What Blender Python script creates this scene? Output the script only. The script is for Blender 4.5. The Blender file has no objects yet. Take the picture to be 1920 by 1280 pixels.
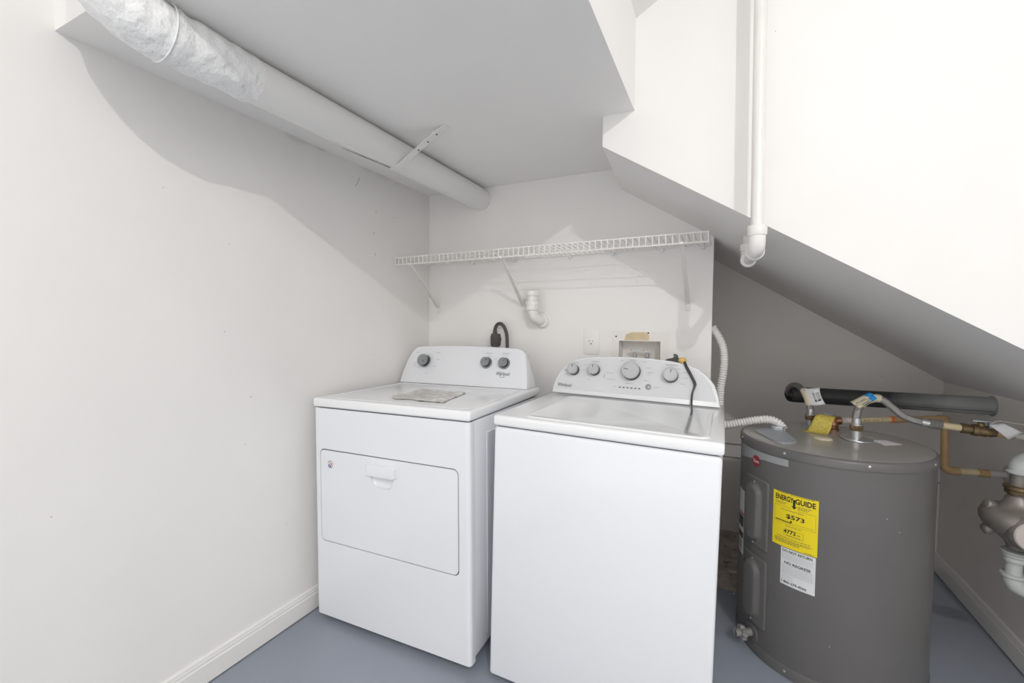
import bpy, bmesh, math, random
from mathutils import Vector, Matrix, noise
random.seed(7)
PI = math.pi
sc = bpy.context.scene
COL = sc.collection

# ------------------------------------------------------------------ camera
def cam_matrix(yaw, pitch, roll, loc):
    f = Vector((-math.sin(yaw)*math.cos(pitch), math.cos(yaw)*math.cos(pitch), -math.sin(pitch)))
    r = f.cross(Vector((0, 0, 1))).normalized(); u = r.cross(f)
    c, s = math.cos(roll), math.sin(roll)
    r2 = c*r + s*u; u2 = -s*r + c*u
    m = Matrix((r2, u2, -f)).transposed().to_4x4()
    m.translation = loc
    return m
cam = bpy.data.cameras.new('camera'); camo = bpy.data.objects.new('camera', cam); COL.objects.link(camo)
cam.sensor_fit = 'HORIZONTAL'; cam.sensor_width = 36.0; cam.lens = 824.57/1920*36.0; cam.clip_start = .02
camo.matrix_world = cam_matrix(0.4488, 0.0374, 0.0077, (1.5613, -2.1201, 1.2226))
sc.camera = camo

# ------------------------------------------------------------------ light, world, exposure
w = bpy.data.worlds.new('world'); sc.world = w; w.use_nodes = True
w.node_tree.nodes['Background'].inputs[0].default_value = (1, .985, .96, 1)
w.node_tree.nodes['Background'].inputs[1].default_value = 1.5
ld = bpy.data.lights.new('ceiling_lamp_light', 'POINT'); ld.energy = 79; ld.shadow_soft_size = .018; ld.color = (1, .985, .965)
lo = bpy.data.objects.new('ceiling_lamp_light', ld); COL.objects.link(lo); lo.location = (2.65, -3.34, 2.78)
sc.view_settings.view_transform = 'Standard'; sc.view_settings.look = 'None'
sc.view_settings.exposure = 0.0; sc.view_settings.gamma = 1.0; sc.view_settings.use_curve_mapping = False
sc.cycles.diffuse_bounces = 5; sc.cycles.max_bounces = 8; sc.cycles.use_adaptive_sampling = True; sc.cycles.adaptive_threshold = .03

# ------------------------------------------------------------------ materials
def mat(name, col, rough=.5, metal=0, bump=0, bscale=40, var=0, vscale=6, speck=0, spec=.5, coat=0, sscale=60, scol=None, sthr=.06):
    m = bpy.data.materials.new(name); m.use_nodes = True
    nt = m.node_tree; b = nt.nodes['Principled BSDF']
    b.inputs['Base Color'].default_value = (*col, 1); b.inputs['Roughness'].default_value = rough
    b.inputs['Metallic'].default_value = metal; b.inputs['Specular IOR Level'].default_value = spec
    if coat: b.inputs['Coat Weight'].default_value = coat; b.inputs['Coat Roughness'].default_value = .12
    tc = nt.nodes.new('ShaderNodeTexCoord')
    src = None
    if var:
        n = nt.nodes.new('ShaderNodeTexNoise'); n.inputs['Scale'].default_value = vscale; n.inputs['Detail'].default_value = 5
        nt.links.new(tc.outputs['Object'], n.inputs['Vector'])
        r = nt.nodes.new('ShaderNodeValToRGB')
        r.color_ramp.elements[0].position = .3; r.color_ramp.elements[1].position = .7
        r.color_ramp.elements[0].color = (*[c*(1-var) for c in col], 1); r.color_ramp.elements[1].color = (*[min(1, c*(1+var*.6)) for c in col], 1)
        nt.links.new(n.outputs['Fac'], r.inputs['Fac']); src = r.outputs['Color']
        nt.links.new(src, b.inputs['Base Color'])
    if speck:
        v = nt.nodes.new('ShaderNodeTexVoronoi'); v.inputs['Scale'].default_value = sscale; v.inputs['Randomness'].default_value = 1
        nt.links.new(tc.outputs['Object'], v.inputs['Vector'])
        l = nt.nodes.new('ShaderNodeMath'); l.operation = 'LESS_THAN'; l.inputs[1].default_value = sthr
        nt.links.new(v.outputs['Distance'], l.inputs[0])
        sep = nt.nodes.new('ShaderNodeSeparateColor'); nt.links.new(v.outputs['Color'], sep.inputs[0])
        g = nt.nodes.new('ShaderNodeMath'); g.operation = 'GREATER_THAN'; g.inputs[1].default_value = 1-speck
        nt.links.new(sep.outputs[0], g.inputs[0])
        mu = nt.nodes.new('ShaderNodeMath'); mu.operation = 'MULTIPLY'
        nt.links.new(l.outputs[0], mu.inputs[0]); nt.links.new(g.outputs[0], mu.inputs[1])
        mx = nt.nodes.new('ShaderNodeMix'); mx.data_type = 'RGBA'
        nt.links.new(mu.outputs[0], mx.inputs['Factor'])
        if src: nt.links.new(src, mx.inputs['A'])
        else: mx.inputs['A'].default_value = (*col, 1)
        mx.inputs['B'].default_value = (*(scol or [c*.45 for c in col]), 1)
        nt.links.new(mx.outputs['Result'], b.inputs['Base Color'])
    if bump:
        n = nt.nodes.new('ShaderNodeTexNoise'); n.inputs['Scale'].default_value = bscale; n.inputs['Detail'].default_value = 4
        nt.links.new(tc.outputs['Object'], n.inputs['Vector'])
        bp = nt.nodes.new('ShaderNodeBump'); bp.inputs['Strength'].default_value = bump; bp.inputs['Distance'].default_value = .01
        nt.links.new(n.outputs['Fac'], bp.inputs['Height']); nt.links.new(bp.outputs['Normal'], b.inputs['Normal'])
    return m
M = {}
M['wall'] = mat('wall_paint', (.85, .838, .822), .55, bump=.06, bscale=18, var=.02, vscale=3, speck=.006, sscale=22, sthr=.035)
M['alcove'] = mat('alcove_paint', (.85, .815, .78), .55, bump=.1, bscale=12, var=.05, vscale=2.5, speck=.03, sscale=16, sthr=.05)
M['ceil'] = mat('ceiling_paint', (.88, .872, .862), .6, bump=.05, bscale=14, var=.015, vscale=3)
M['trim'] = mat('trim_paint', (.82, .81, .79), .4, bump=.05, bscale=30)
M['floor'] = mat('floor_paint', (.285, .315, .37), .33, bump=.04, bscale=9, var=.06, vscale=2.5, speck=.05, sscale=14, sthr=.03, scol=(.14, .14, .15))
M['concrete'] = mat('raw_concrete', (.50, .44, .40), .9, bump=.6, bscale=45, var=.35, vscale=14, speck=.3, sscale=40, sthr=.2, scol=(.24, .10, .08))
M['enamel'] = mat('white_enamel', (.82, .838, .875), .2, spec=.5, coat=.6)
M['enamel_lit'] = mat('white_enamel_lit', (.875, .885, .905), .14, spec=.4)  # same enamel, paler: brighter light on the machine tops put into the colour
M['plastic'] = mat('white_plastic', (.79, .80, .82), .3)
M['gap'] = mat('dark_gap', (.05, .05, .055), .8)
M['fascia'] = mat('silver_fascia', (.68, .69, .71), .2, coat=.5, metal=0.0, var=.04, vscale=9)
M['knob'] = mat('knob_grey', (.30, .315, .32), .35, metal=.35)
M['knobl'] = mat('knob_silver', (.50, .51, .525), .33, metal=.4)
M['dark'] = mat('dark_plastic', (.035, .035, .038), .4)
M['ink'] = mat('grey_ink', (.055, .055, .06), .6)
M['inkl'] = mat('pale_ink', (.42, .43, .45), .6)
M['pvc'] = mat('white_pvc', (.80, .785, .76), .3, var=.02, vscale=20)
M['pvcg'] = mat('aged_pvc', (.54, .57, .55), .35, var=.08, vscale=30)
M['wire'] = mat('vinyl_wire', (.86, .835, .81), .4)
M['duct'] = mat('duct_paint', (.79, .785, .775), .45, bump=.03, bscale=10)
M['wrap'] = mat('wrapped_cloth', (.84, .845, .85), .45, bump=1.0, bscale=38, var=.04, vscale=18)
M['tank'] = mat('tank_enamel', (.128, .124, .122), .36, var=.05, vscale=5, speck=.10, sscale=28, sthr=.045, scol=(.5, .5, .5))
M['tank_lit'] = mat('tank_enamel_lit', (.33, .315, .30), .28, coat=.4, var=.12, vscale=7)  # tank grey made lighter; the top's reflected brightness is put into the colour
M['steel'] = mat('braided_steel', (.42, .41, .40), .3, metal=.9, bump=.5, bscale=400)
M['zinc'] = mat('zinc', (.60, .61, .62), .3, metal=.8)
M['plate'] = mat('galvanised_plate', (.42, .45, .48), .45, metal=.3)
M['brass'] = mat('tarnished_brass', (.22, .16, .085), .45, metal=.7, var=.3, vscale=60)
M['copper'] = mat('copper', (.42, .20, .11), .35, metal=.9, var=.2, vscale=50)
M['cpvc'] = mat('cream_cpvc', (.72, .60, .37), .35, var=.08, vscale=30)
M['cpvcd'] = mat('tan_cpvc', (.50, .33, .17), .4, var=.15, vscale=25)
M['orange'] = mat('orange_cement', (.72, .20, .05), .4)
M['foam'] = mat('black_foam', (.042, .043, .045), .55, var=.3, vscale=6)
M['foam2'] = mat('foam_overspray', (.042, .043, .045), .55)
def _foam(m):
    nt = m.node_tree; b = nt.nodes['Principled BSDF']; tc = nt.nodes['Texture Coordinate']
    sx = nt.nodes.new('ShaderNodeSeparateXYZ'); nt.links.new(tc.outputs['Object'], sx.inputs[0])
    n = nt.nodes.new('ShaderNodeTexNoise'); n.inputs['Scale'].default_value = 14; n.inputs['Detail'].default_value = 6; nt.links.new(tc.outputs['Object'], n.inputs['Vector'])
    a = nt.nodes.new('ShaderNodeMath'); a.operation = 'MULTIPLY_ADD'; a.inputs[1].default_value = .16; nt.links.new(n.outputs['Fac'], a.inputs[0]); nt.links.new(sx.outputs[0], a.inputs[2])
    r = nt.nodes.new('ShaderNodeMapRange'); r.inputs['From Min'].default_value = .08; r.inputs['From Max'].default_value = .30; nt.links.new(a.outputs[0], r.inputs['Value'])
    mx = nt.nodes.new('ShaderNodeMix'); mx.data_type = 'RGBA'; mx.inputs['A'].default_value = (.04, .041, .043, 1); mx.inputs['B'].default_value = (.36, .375, .375, 1)
    nt.links.new(r.outputs['Result'], mx.inputs['Factor']); nt.links.new(mx.outputs['Result'], b.inputs['Base Color'])
_foam(M['foam2'])
M['foamd'] = mat('dusty_foam', (.26, .275, .28), .6, var=.45, vscale=9)
M['rubber'] = mat('dark_rubber', (.075, .07, .065), .6, bump=.2, bscale=80)
M['yellow'] = mat('label_yellow', (.85, .68, .01), .4)
M['yellowt'] = mat('tag_yellow', (.62, .50, .10), .35, var=.25, vscale=120)
M['foamy'] = mat('yellow_foam', (.72, .48, .14), .8, bump=.4, bscale=120)
M['paper'] = mat('paper_white', (.74, .75, .76), .6)
M['paperold'] = mat('aged_paper', (.62, .56, .43), .6, var=.1, vscale=40)
M['black'] = mat('ink_black', (.012, .012, .012), .5)
M['red'] = mat('badge_red', (.33, .02, .03), .35)
M['redl'] = mat('sticker_red', (.62, .06, .05), .4)
M['blue'] = mat('tape_blue', (.02, .27, .62), .4)
M['navy'] = mat('sticker_blue', (.03, .06, .25), .4)
M['band'] = mat('brand_band', (.33, .35, .36), .4)
M['bag'] = mat('crumpled_bag', (.72, .70, .665), .2, bump=.5, bscale=30, var=.25, vscale=22)
M['meter'] = mat('meter_bronze', (.26, .235, .215), .42, metal=.35, var=.2, vscale=25)
M['meterlid'] = mat('meter_lid', (.56, .50, .46), .5)
M['tan'] = mat('old_adhesive', (.66, .54, .34), .6, var=.15, vscale=30)
M['boxp'] = mat('outlet_box_plastic', (.82, .795, .755), .45)
M['greypl'] = mat('grey_plastic', (.24, .235, .225), .45)
M['greylid'] = mat('grey_vinyl', (.55, .54, .52), .4)
M['conduit'] = mat('conduit_vinyl', (.78, .77, .75), .4)
M['fit'] = mat('painted_plate', (.84, .83, .815), .4)

# ------------------------------------------------------------------ mesh helpers
def mk():
    return bmesh.new()
def finish(bm, name, m, parent=None, origin=None, angle=40, smooth=True):
    bmesh.ops.remove_doubles(bm, verts=bm.verts, dist=1e-6)
    bmesh.ops.recalc_face_normals(bm, faces=bm.faces)
    if origin is not None:
        bmesh.ops.translate(bm, verts=bm.verts, vec=-Vector(origin))
    lim = math.radians(angle)
    for f in bm.faces: f.smooth = smooth
    for e in bm.edges:
        if len(e.link_faces) == 2:
            try: e.smooth = e.calc_face_angle() < lim
            except ValueError: pass
    me = bpy.data.meshes.new(name); bm.to_mesh(me); bm.free()
    me.materials.append(M[m] if isinstance(m, str) else m)
    o = bpy.data.objects.new(name, me); COL.objects.link(o)
    if parent is not None: o.parent = parent
    return o
def root_loc(o):
    l = Vector((0, 0, 0))
    while o is not None: l = l + o.location; o = o.parent
    return l
def part(bm, name, m, parent, label=None, local=False, angle=40):
    """bm in world coordinates (or the parent's own when local)"""
    o = finish(bm, name, m, parent, None if local else root_loc(parent), angle)
    if label: o['label'] = label
    return o
def thing(name, label, cat, loc=(0, 0, 0), rot=(0, 0, 0), group=None):
    o = bpy.data.objects.new(name, None); COL.objects.link(o); o.empty_display_size = .05
    o.location = loc; o.rotation_euler = rot; o['label'] = label; o['category'] = cat
    if group: o['group'] = group
    return o
def single(bm, name, m, label, cat, origin, group=None, angle=40):
    o = finish(bm, name, m, None, origin, angle); o.location = origin
    o['label'] = label; o['category'] = cat
    if group: o['group'] = group
    return o
def struct(bm, name, m, parent=None, angle=40):
    o = finish(bm, name, m, parent, None, angle)
    if parent is None: o['kind'] = 'structure'
    return o
def box(bm, a, b, bev=0, seg=2):
    x0, y0, z0 = a; x1, y1, z1 = b
    v = [bm.verts.new(p) for p in ((x0,y0,z0),(x1,y0,z0),(x1,y1,z0),(x0,y1,z0),(x0,y0,z1),(x1,y0,z1),(x1,y1,z1),(x0,y1,z1))]
    fs = [bm.faces.new([v[i] for i in q]) for q in ((0,3,2,1),(4,5,6,7),(0,1,5,4),(1,2,6,5),(2,3,7,6),(3,0,4,7))]
    if bev:
        es = list({e for f in fs for e in f.edges})
        bmesh.ops.bevel(bm, geom=es, offset=bev, segments=seg, profile=.5, affect='EDGES', clamp_overlap=True)
    return bm
def frame_of(d):
    d = Vector(d).normalized()
    a = Vector((0, 0, 1)) if abs(d.z) < .9 else Vector((1, 0, 0))
    x = a.cross(d).normalized(); y = d.cross(x)
    return x, y, d
def tube(bm, path, r, n=12, caps=True):
    """sweep a circle along path; r number or list"""
    pts = [Vector(p) for p in path]; N = len(pts)
    rs = r if isinstance(r, (list, tuple)) else [r]*N
    tang = []
    for i in range(N):
        a = pts[max(i-1, 0)]; b = pts[min(i+1, N-1)]
        t = (b-a); tang.append(t.normalized() if t.length > 1e-9 else (tang[-1] if tang else Vector((0, 0, 1))))
    x, y, _ = frame_of(tang[0]); rings = []
    for i in range(N):
        t = tang[i]
        x = (x - t*x.dot(t)); x = x.normalized() if x.length > 1e-6 else frame_of(t)[0]
        y = t.cross(x)
        rings.append([bm.verts.new(pts[i] + rs[i]*(math.cos(2*PI*k/n)*x + math.sin(2*PI*k/n)*y)) for k in range(n)])
    for a, b in zip(rings, rings[1:]):
        for k in range(n):
            bm.faces.new((a[k], a[(k+1) % n], b[(k+1) % n], b[k]))
    if caps:
        bm.faces.new(rings[0][::-1]); bm.faces.new(rings[-1])
    return bm
def smooth_path(pts, n=8):
    P = [Vector(p) for p in pts]; out = []
    Q = [P[0]*2-P[1]] + P + [P[-1]*2-P[-2]]
    for i in range(1, len(Q)-2):
        for k in range(n):
            t = k/n
            out.append(.5*((2*Q[i]) + (Q[i+1]-Q[i-1])*t + (2*Q[i-1]-5*Q[i]+4*Q[i+1]-Q[i+2])*t*t + (3*Q[i]-Q[i-1]-3*Q[i+1]+Q[i+2])*t**3))
    out.append(P[-1]); return out
def lathe(bm, origin, axis, prof, n=24, caps=True):
    """prof: list of (r, h) along axis"""
    o = Vector(origin); x, y, d = frame_of(axis); rings = []
    for r, h in prof:
        rings.append([bm.verts.new(o + d*h + r*(math.cos(2*PI*k/n)*x + math.sin(2*PI*k/n)*y)) for k in range(n)])
    for a, b in zip(rings, rings[1:]):
        for k in range(n): bm.faces.new((a[k], a[(k+1) % n], b[(k+1) % n], b[k]))
    if caps:
        if prof[0][0] > 1e-5: bm.faces.new(rings[0][::-1])
        if prof[-1][0] > 1e-5: bm.faces.new(rings[-1])
    return bm
def rrect(x0, x1, z0, z1, r, n=6):
    """closed loop, anticlockwise"""
    out = []
    for cx, cz, a0 in ((x1-r, z1-r, 0), (x0+r, z1-r, PI/2), (x0+r, z0+r, PI), (x1-r, z0+r, 1.5*PI)):
        for k in range(n+1):
            a = a0 + PI/2*k/n; out.append((cx+r*math.cos(a), cz+r*math.sin(a)))
    return out
def slab(bm, loop, holes, f0, f1):
    """plate with holes between maps f0(u,v) and f1(u,v)"""
    es = []; src = {}
    for L in [loop]+list(holes):
        vs = [bm.verts.new((u, v, 0)) for u, v in L]
        for a, b in zip(vs, vs[1:]+vs[:1]): es.append(bm.edges.new((a, b)))
    g = bmesh.ops.triangle_fill(bm, use_beauty=True, use_dissolve=False, edges=es, normal=(0, 0, 1))
    fs = [f for f in g['geom'] if isinstance(f, bmesh.types.BMFace)]
    ve = list({v for f in fs for v in f.verts}); uv = {v: (v.co.x, v.co.y) for v in ve}
    ex = bmesh.ops.extrude_face_region(bm, geom=fs)
    nv = [v for v in ex['geom'] if isinstance(v, bmesh.types.BMVert)]
    nuv = {v: (v.co.x, v.co.y) for v in nv}
    keep = [f for f in fs if f.is_valid]
    for v, (a, b) in nuv.items(): v.co = Vector(f1(a, b))
    for v, (a, b) in uv.items():
        if v.is_valid: v.co = Vector(f0(a, b))
    return bm
def loft(bm, rings, cap0=True, cap1=True, closed=True):
    R = [[bm.verts.new(p) for p in r] for r in rings]
    n = len(R[0])
    for a, b in zip(R, R[1:]):
        for k in range(n if closed else n-1): bm.faces.new((a[k], a[(k+1) % n], b[(k+1) % n], b[k]))
    if cap0: bm.faces.new(R[0][::-1])
    if cap1: bm.faces.new(R[-1])
    return bm
def grid(bm, nu, nv, f):
    V = [[bm.verts.new(f(i/nu, j/nv)) for j in range(nv+1)] for i in range(nu+1)]
    for i in range(nu):
        for j in range(nv): bm.faces.new((V[i][j], V[i+1][j], V[i+1][j+1], V[i][j+1]))
    return bm
def text_bm(s, width, height=None, bold=0, mapf=None, res=3):
    """flat lettering, fitted to width (and height), centred; mapf(u,v)->point"""
    cu = bpy.data.curves.new('lettering', 'FONT'); cu.body = s; cu.size = 1; cu.offset = bold; cu.resolution_u = res
    ob = bpy.data.objects.new('lettering', cu); COL.objects.link(ob)
    dg = bpy.context.evaluated_depsgraph_get()
    me = bpy.data.meshes.new_from_object(ob.evaluated_get(dg))
    bpy.data.objects.remove(ob); bpy.data.curves.remove(cu)
    bm = bmesh.new(); bm.from_mesh(me); bpy.data.meshes.remove(me)
    xs = [v.co.x for v in bm.verts]; ys = [v.co.y for v in bm.verts]
    x0, x1, y0, y1 = min(xs), max(xs), min(ys), max(ys)
    k = width/(x1-x0); ky = (height/(y1-y0)) if height else k
    for v in bm.verts:
        u, q = (v.co.x-(x0+x1)/2)*k, (v.co.y-(y0+y1)/2)*ky
        v.co = Vector(mapf(u, q)) if mapf else Vector((u, q, 0))
    return bm
def merge(dst, srcbm):
    me = bpy.data.meshes.new('tmp'); srcbm.to_mesh(me); srcbm.free(); dst.from_mesh(me); bpy.data.meshes.remove(me); return dst
def rect_strip(bm, mapf, u0, u1, v0, v1, nu=1):
    V = [[bm.verts.new(mapf(u0+(u1-u0)*i/nu, v)) for v in (v0, v1)] for i in range(nu+1)]
    for i in range(nu): bm.faces.new((V[i][0], V[i+1][0], V[i+1][1], V[i][1]))

# ------------------------------------------------------------------ the room
YB, YA, XR, XE, YS = -.543, .78, 2.555, 1.513, -1.59   # stair wall, alcove wall, right wall, end of back wall, soffit front
ZS, XS, YF, ZC, XW = 1.967, 1.265, -4.4, 2.95, 3.6
def slopez(x, y): return 1.862 - .631*(x-1.155) - (.023 if y > -.1 else 0)
bm = mk(); box(bm, (-.1, YF, -.1), (XW, YA+.06, 0)); struct(bm, 'floor', 'floor')
bm = mk()
def rough(u, v):
    x = 1.3+u*.50; y = .118+v*(YA-.118)
    return (x, y + (.012*noise.noise((x*25, 3, 1)) if v == 0 else 0), .001+.008*abs(noise.noise((x*16, y*16, 4))) if v > .02 else .0015)
grid(bm, 30, 36, rough); struct(bm, 'floor_raw_concrete', 'concrete')
bm = mk(); box(bm, (-.1, YF, 0), (0, .1, ZC)); wl = struct(bm, 'wall_left', 'wall')
# back wall with the opening for the supply box
bm = mk()
slab(bm, [(0, 0), (XE, 0), (XE, slopez(XE, 0)), (1.108, 1.868), (1.108, ZS+.02), (0, ZS+.02)], [[(1.107, 1.0), (1.303, 1.0), (1.303, 1.155), (1.107, 1.155)]],
     lambda u, v: (u, 0, v), lambda u, v: (u, .11, v))
struct(bm, 'wall_back', 'wall', angle=20)
# alcove wall: upper panel, a narrow board between two open joints, lower panel
for i, (z0, z1) in enumerate(((.0, .443), (.449, .522), (.528, 1.75))):
    bm = mk(); box(bm, (1.3, YA, z0), (XR+.1, YA+.06, z1), .002, 1)
    if i == 0: wa = struct(bm, 'wall_alcove', 'alcove')
    else: finish(bm, 'wall_board' if i == 1 else 'wall_panel', 'alcove', wa)
bm = mk(); box(bm, (1.3, YA+.055, 0), (XR, YA+.06, 1.7)); finish(bm, 'backing', 'gap', wa)
bm = mk(); box(bm, (XR, YB+.002, 0), (XR+.1, YA+.06, 1.2)); struct(bm, 'wall_right', 'alcove')
bm = mk(); box(bm, (XW, YF, 0), (XW+.1, YB+.1, ZC)); struct(bm, 'wall_side_unseen', 'wall')  # unseen wall, added to hold back world light from the right
bm = mk(); box(bm, (1.2, .11, 0), (1.30, YA+.06, 2.0)); struct(bm, 'wall_alcove_unseen', 'alcove')  # unseen wall, added to stop world light leaking into the alcove
# stair enclosure: the big front face with a sloping lower edge and the sloping underside behind it
bm = mk()
x2 = XR+.1
fr = [(1.155, YB, 1.862), (XR, YB, slopez(XR, -1)), (XR, YB, 0), (XW, YB, 0), (XW, YB, ZC), (XS, YB, ZC), (XS, YB, ZS), (1.155, YB, ZS)]
V = {k: bm.verts.new(k) for k in fr}
bm.faces.new([V[k] for k in fr])
ra, rb = bm.verts.new((1.108, 0, 1.868)), bm.verts.new((XR, 0, slopez(XR, 0)))
ca, cb = bm.verts.new((1.108, YA+.03, 1.868)), bm.verts.new((XR, YA+.03, slopez(XR, .78)))
bm.faces.new((V[fr[0]], ra, rb, V[fr[1]])); bm.faces.new((ra, ca, cb, rb))
ta, tb = bm.verts.new((1.108, 0, ZS+.02)), bm.verts.new((1.108, YA+.03, ZS+.02))
bm.faces.new((V[fr[-1]], ta, ra, V[fr[0]])); bm.faces.new((ta, tb, ca, ra))
struct(bm, 'wall_stair', 'wall', angle=12)
# low ceiling box over the machines, and the ceiling of the room
bm = mk(); box(bm, (-.05, YS, ZS), (XS, .1, ZC)); struct(bm, 'ceiling', 'ceil', angle=12)
bm = mk()
x2, XK = XW, XS+(ZC-2.277)/.56
for q in (((XS, 2.277), (XK, ZC)), ((XK, ZC), (x2, ZC))):
    bm.faces.new([bm.verts.new(p) for p in ((q[0][0], YS, q[0][1]), (q[1][0], YS, q[1][1]), (q[1][0], YB+.02, q[1][1]), (q[0][0], YB+.02, q[0][1]))])
bm.faces.new([bm.verts.new(p) for p in ((XS, YS, 2.277), (XK, YS, ZC), (XS, YS, ZC))])
bm.faces.new([bm.verts.new(p) for p in ((-.1, YF, ZC), (x2, YF, ZC), (x2, YS, ZC), (-.1, YS, ZC))])
struct(bm, 'ceiling_main', 'ceil', angle=12)
def baseboard(name, x, sgn, y0, y1, h=.093):
    prof = [(0, 0), (.014, .001), (.014, h*.70), (.011, h*.76), (.012, h*.82), (.009, h*.90), (.009, h*.95), (.004, h), (0, h)]
    bm = mk(); loft(bm, [[(x+sgn*a, y, z+.004) for a, z in prof] for y in (y0, y1)]); struct(bm, name, 'trim', angle=25)
baseboard('baseboard_left', 0, 1, YF+.01, -.03)
baseboard('baseboard_right', XR, -1, YB+.004, YA-.005)
# peeling paint where the left wall meets the low ceiling
for y, l, h, k in ((-.93, .10, .012, .006), (-.80, .055, .008, .01), (-.52, .05, .010, .008), (-.43, .07, .016, .012), (-.30, .035, .012, .008)):
    bm = mk()
    grid(bm, 8, 3, lambda u, v: (.002+k*v*math.sin(PI*u), y+l*u, ZS-.004-h*v*(.5+.5*math.sin(PI*u))-.002*noise.noise((u*9, v*5, y*30))))
    finish(bm, 'paint_flake', 'wall', wl)
for y, z, dy, dz in ((-.575, 1.86, .03, .05), (-.44, 1.77, .004, .012), (-.455, 1.66, .004, .014), (-.447, 1.56, .003, .012), (-1.18, 1.19, .003, .004), (-1.09, .95, .006, .003), (-.62, .55, .006, .006), (-.31, 1.77, .004, .008)):
    bm = mk(); tube(bm, [(.0005, y, z), (.0008, y+dy*.5, z+dz*.35), (.0005, y+dy, z+dz)], .0011, 5)
    finish(bm, 'scuff_mark', 'inkl', wl)

# ------------------------------------------------------------------ consoles (shared by washer and dryer)
def console(parent, outline, y0, z0, slope, yback, m, name='console'):
    """outline: (x, z) of the front face; face leans back by slope; body runs back to yback, rounding down"""
    xs = [p[0] for p in outline]; xc = (min(xs)+max(xs))/2
    def ring(k, kz, fy):
        return [(xc+(x-xc)*k, fy(z0+(z-z0)*kz, z), z0+(z-z0)*kz) for x, z in outline]
    F = lambda zz, z: y0+slope*(zz-z0)
    rings = [ring(.985, .98, F), ring(.996, .995, lambda zz, z: F(zz, z)+.002), ring(1, 1, lambda zz, z: F(zz, z)+.007),
             ring(1, .985, lambda zz, z: F(zz, z)+(yback-F(zz, z))*.35), ring(.995, .93, lambda zz, z: F(zz, z)+(yback-F(zz, z))*.7), ring(.985, .80, lambda zz, z: yback-.006), ring(.97, .74, lambda zz, z: yback)]
    bm = mk(); loft(bm, rings)
    return part(bm, name, m, parent, local=True, angle=32)
def plane_map(y0, z0, slope, off=.0008):
    L = math.sqrt(1+slope*slope); N = Vector((0, -1/L, slope/L)); Vv = Vector((0, slope/L, 1/L))
    def at(x, z, n=0): return Vector((x, y0+slope*(z-z0), z)) + N*(off+n)
    return at, N, Vv
def knob(parent, at, N, Vv, x, z, r, skirt_r, depth, capm, ring=None, pang=0, label=None):
    o = at(x, z)
    bm = mk(); lathe(bm, o, N, [(skirt_r, 0), (skirt_r, .003), (skirt_r*.96, .005), (r*1.0, .0055), (r*1.0, depth*.75), (r*.97, depth*.9)], 32)
    k = part(bm, 'knob', 'dark' if ring is None else 'dark', parent, label, local=True)
    if ring:
        bm = mk(); lathe(bm, o, N, [(skirt_r*1.06, .0), (skirt_r*1.06, .0035), (skirt_r*1.0, .006), (r*1.04, .0062), (r*1.04, .002)], 32, caps=False)
        part(bm, 'bezel', ring, k, local=True)
    bm = mk(); lathe(bm, o, N, [(r*.98, depth*.62), (r*1.02, depth*.7), (r*1.02, depth*.92), (r*.95, depth), (r*.80, depth*1.0), (r*.77, depth*.97), (r*.3, depth*.96), (0.0, depth*.955)], 32)
    part(bm, 'cap', capm, k, local=True)
    X = Vector((1, 0, 0)); d = math.cos(pang)*Vv + math.sin(pang)*X; s = N.cross(d)
    bm = mk(); c = o+N*(depth*.985)
    loft(bm, [[c+d*a+s*b+N*h for a, b in ((r*.25, -.0011), (r*.75, -.0011), (r*.75, .0011), (r*.25, .0011))] for h in (0, .0012)])
    part(bm, 'pointer', 'ink', k, local=True)
    return k
def dashes(parent, at, spots, m, name='printed_legend'):
    bm = mk()
    for x, z, w_, h_ in spots: rect_strip(bm, lambda u, v: at(u, v), x-w_/2, x+w_/2, z-h_/2, z+h_/2)
    o = part(bm, name, m, parent, local=True); o['kind'] = 'stuff'; return o

# ------------------------------------------------------------------ dryer
W = .737
dr = thing('clothes_dryer', 'white front-loading clothes dryer standing in the corner by the left wall', 'dryer', (.059, -.8538, 0), (0, -.0113, .019))
bm = mk(); box(bm, (.004, .036, .03), (W-.004, .655, .878), .006, 2); part(bm, 'cabinet', 'enamel', dr, local=True)
bm = mk(); box(bm, (.012, .02, .878), (W-.012, .64, .884)); part(bm, 'seam', 'gap', dr, local=True)
bm = mk(); box(bm, (.012, .026, .03), (W-.012, .040, .877)); part(bm, 'inner_frame', 'gap', dr, local=True)
# front panel with the door opening; its side edges roll back
bm = mk()
dl = rrect(.032, .693, .333, .713, .022)
slab(bm, [(.014, .022), (W-.014, .022), (W-.014, .879), (.014, .879)], [dl], lambda u, v: (u, 0, v), lambda u, v: (u, .022, v)); 
part(bm, 'front_panel', 'enamel', dr, local=True, angle=20)
for sx in (0, 1):
    bm = mk(); arc = [(.014-.014*math.sin(PI/2*k/6), .014-.014*math.cos(PI/2*k/6)) for k in range(7)] + [(.0, .034), (.006, .034), (.006, .0215), (.014, .0215)]
    loft(bm, [[((a if sx == 0 else W-a), b, z) for a, b in arc] for z in (.022, .879)]); part(bm, 'side_edge', 'enamel', dr, local=True, angle=35)
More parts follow.
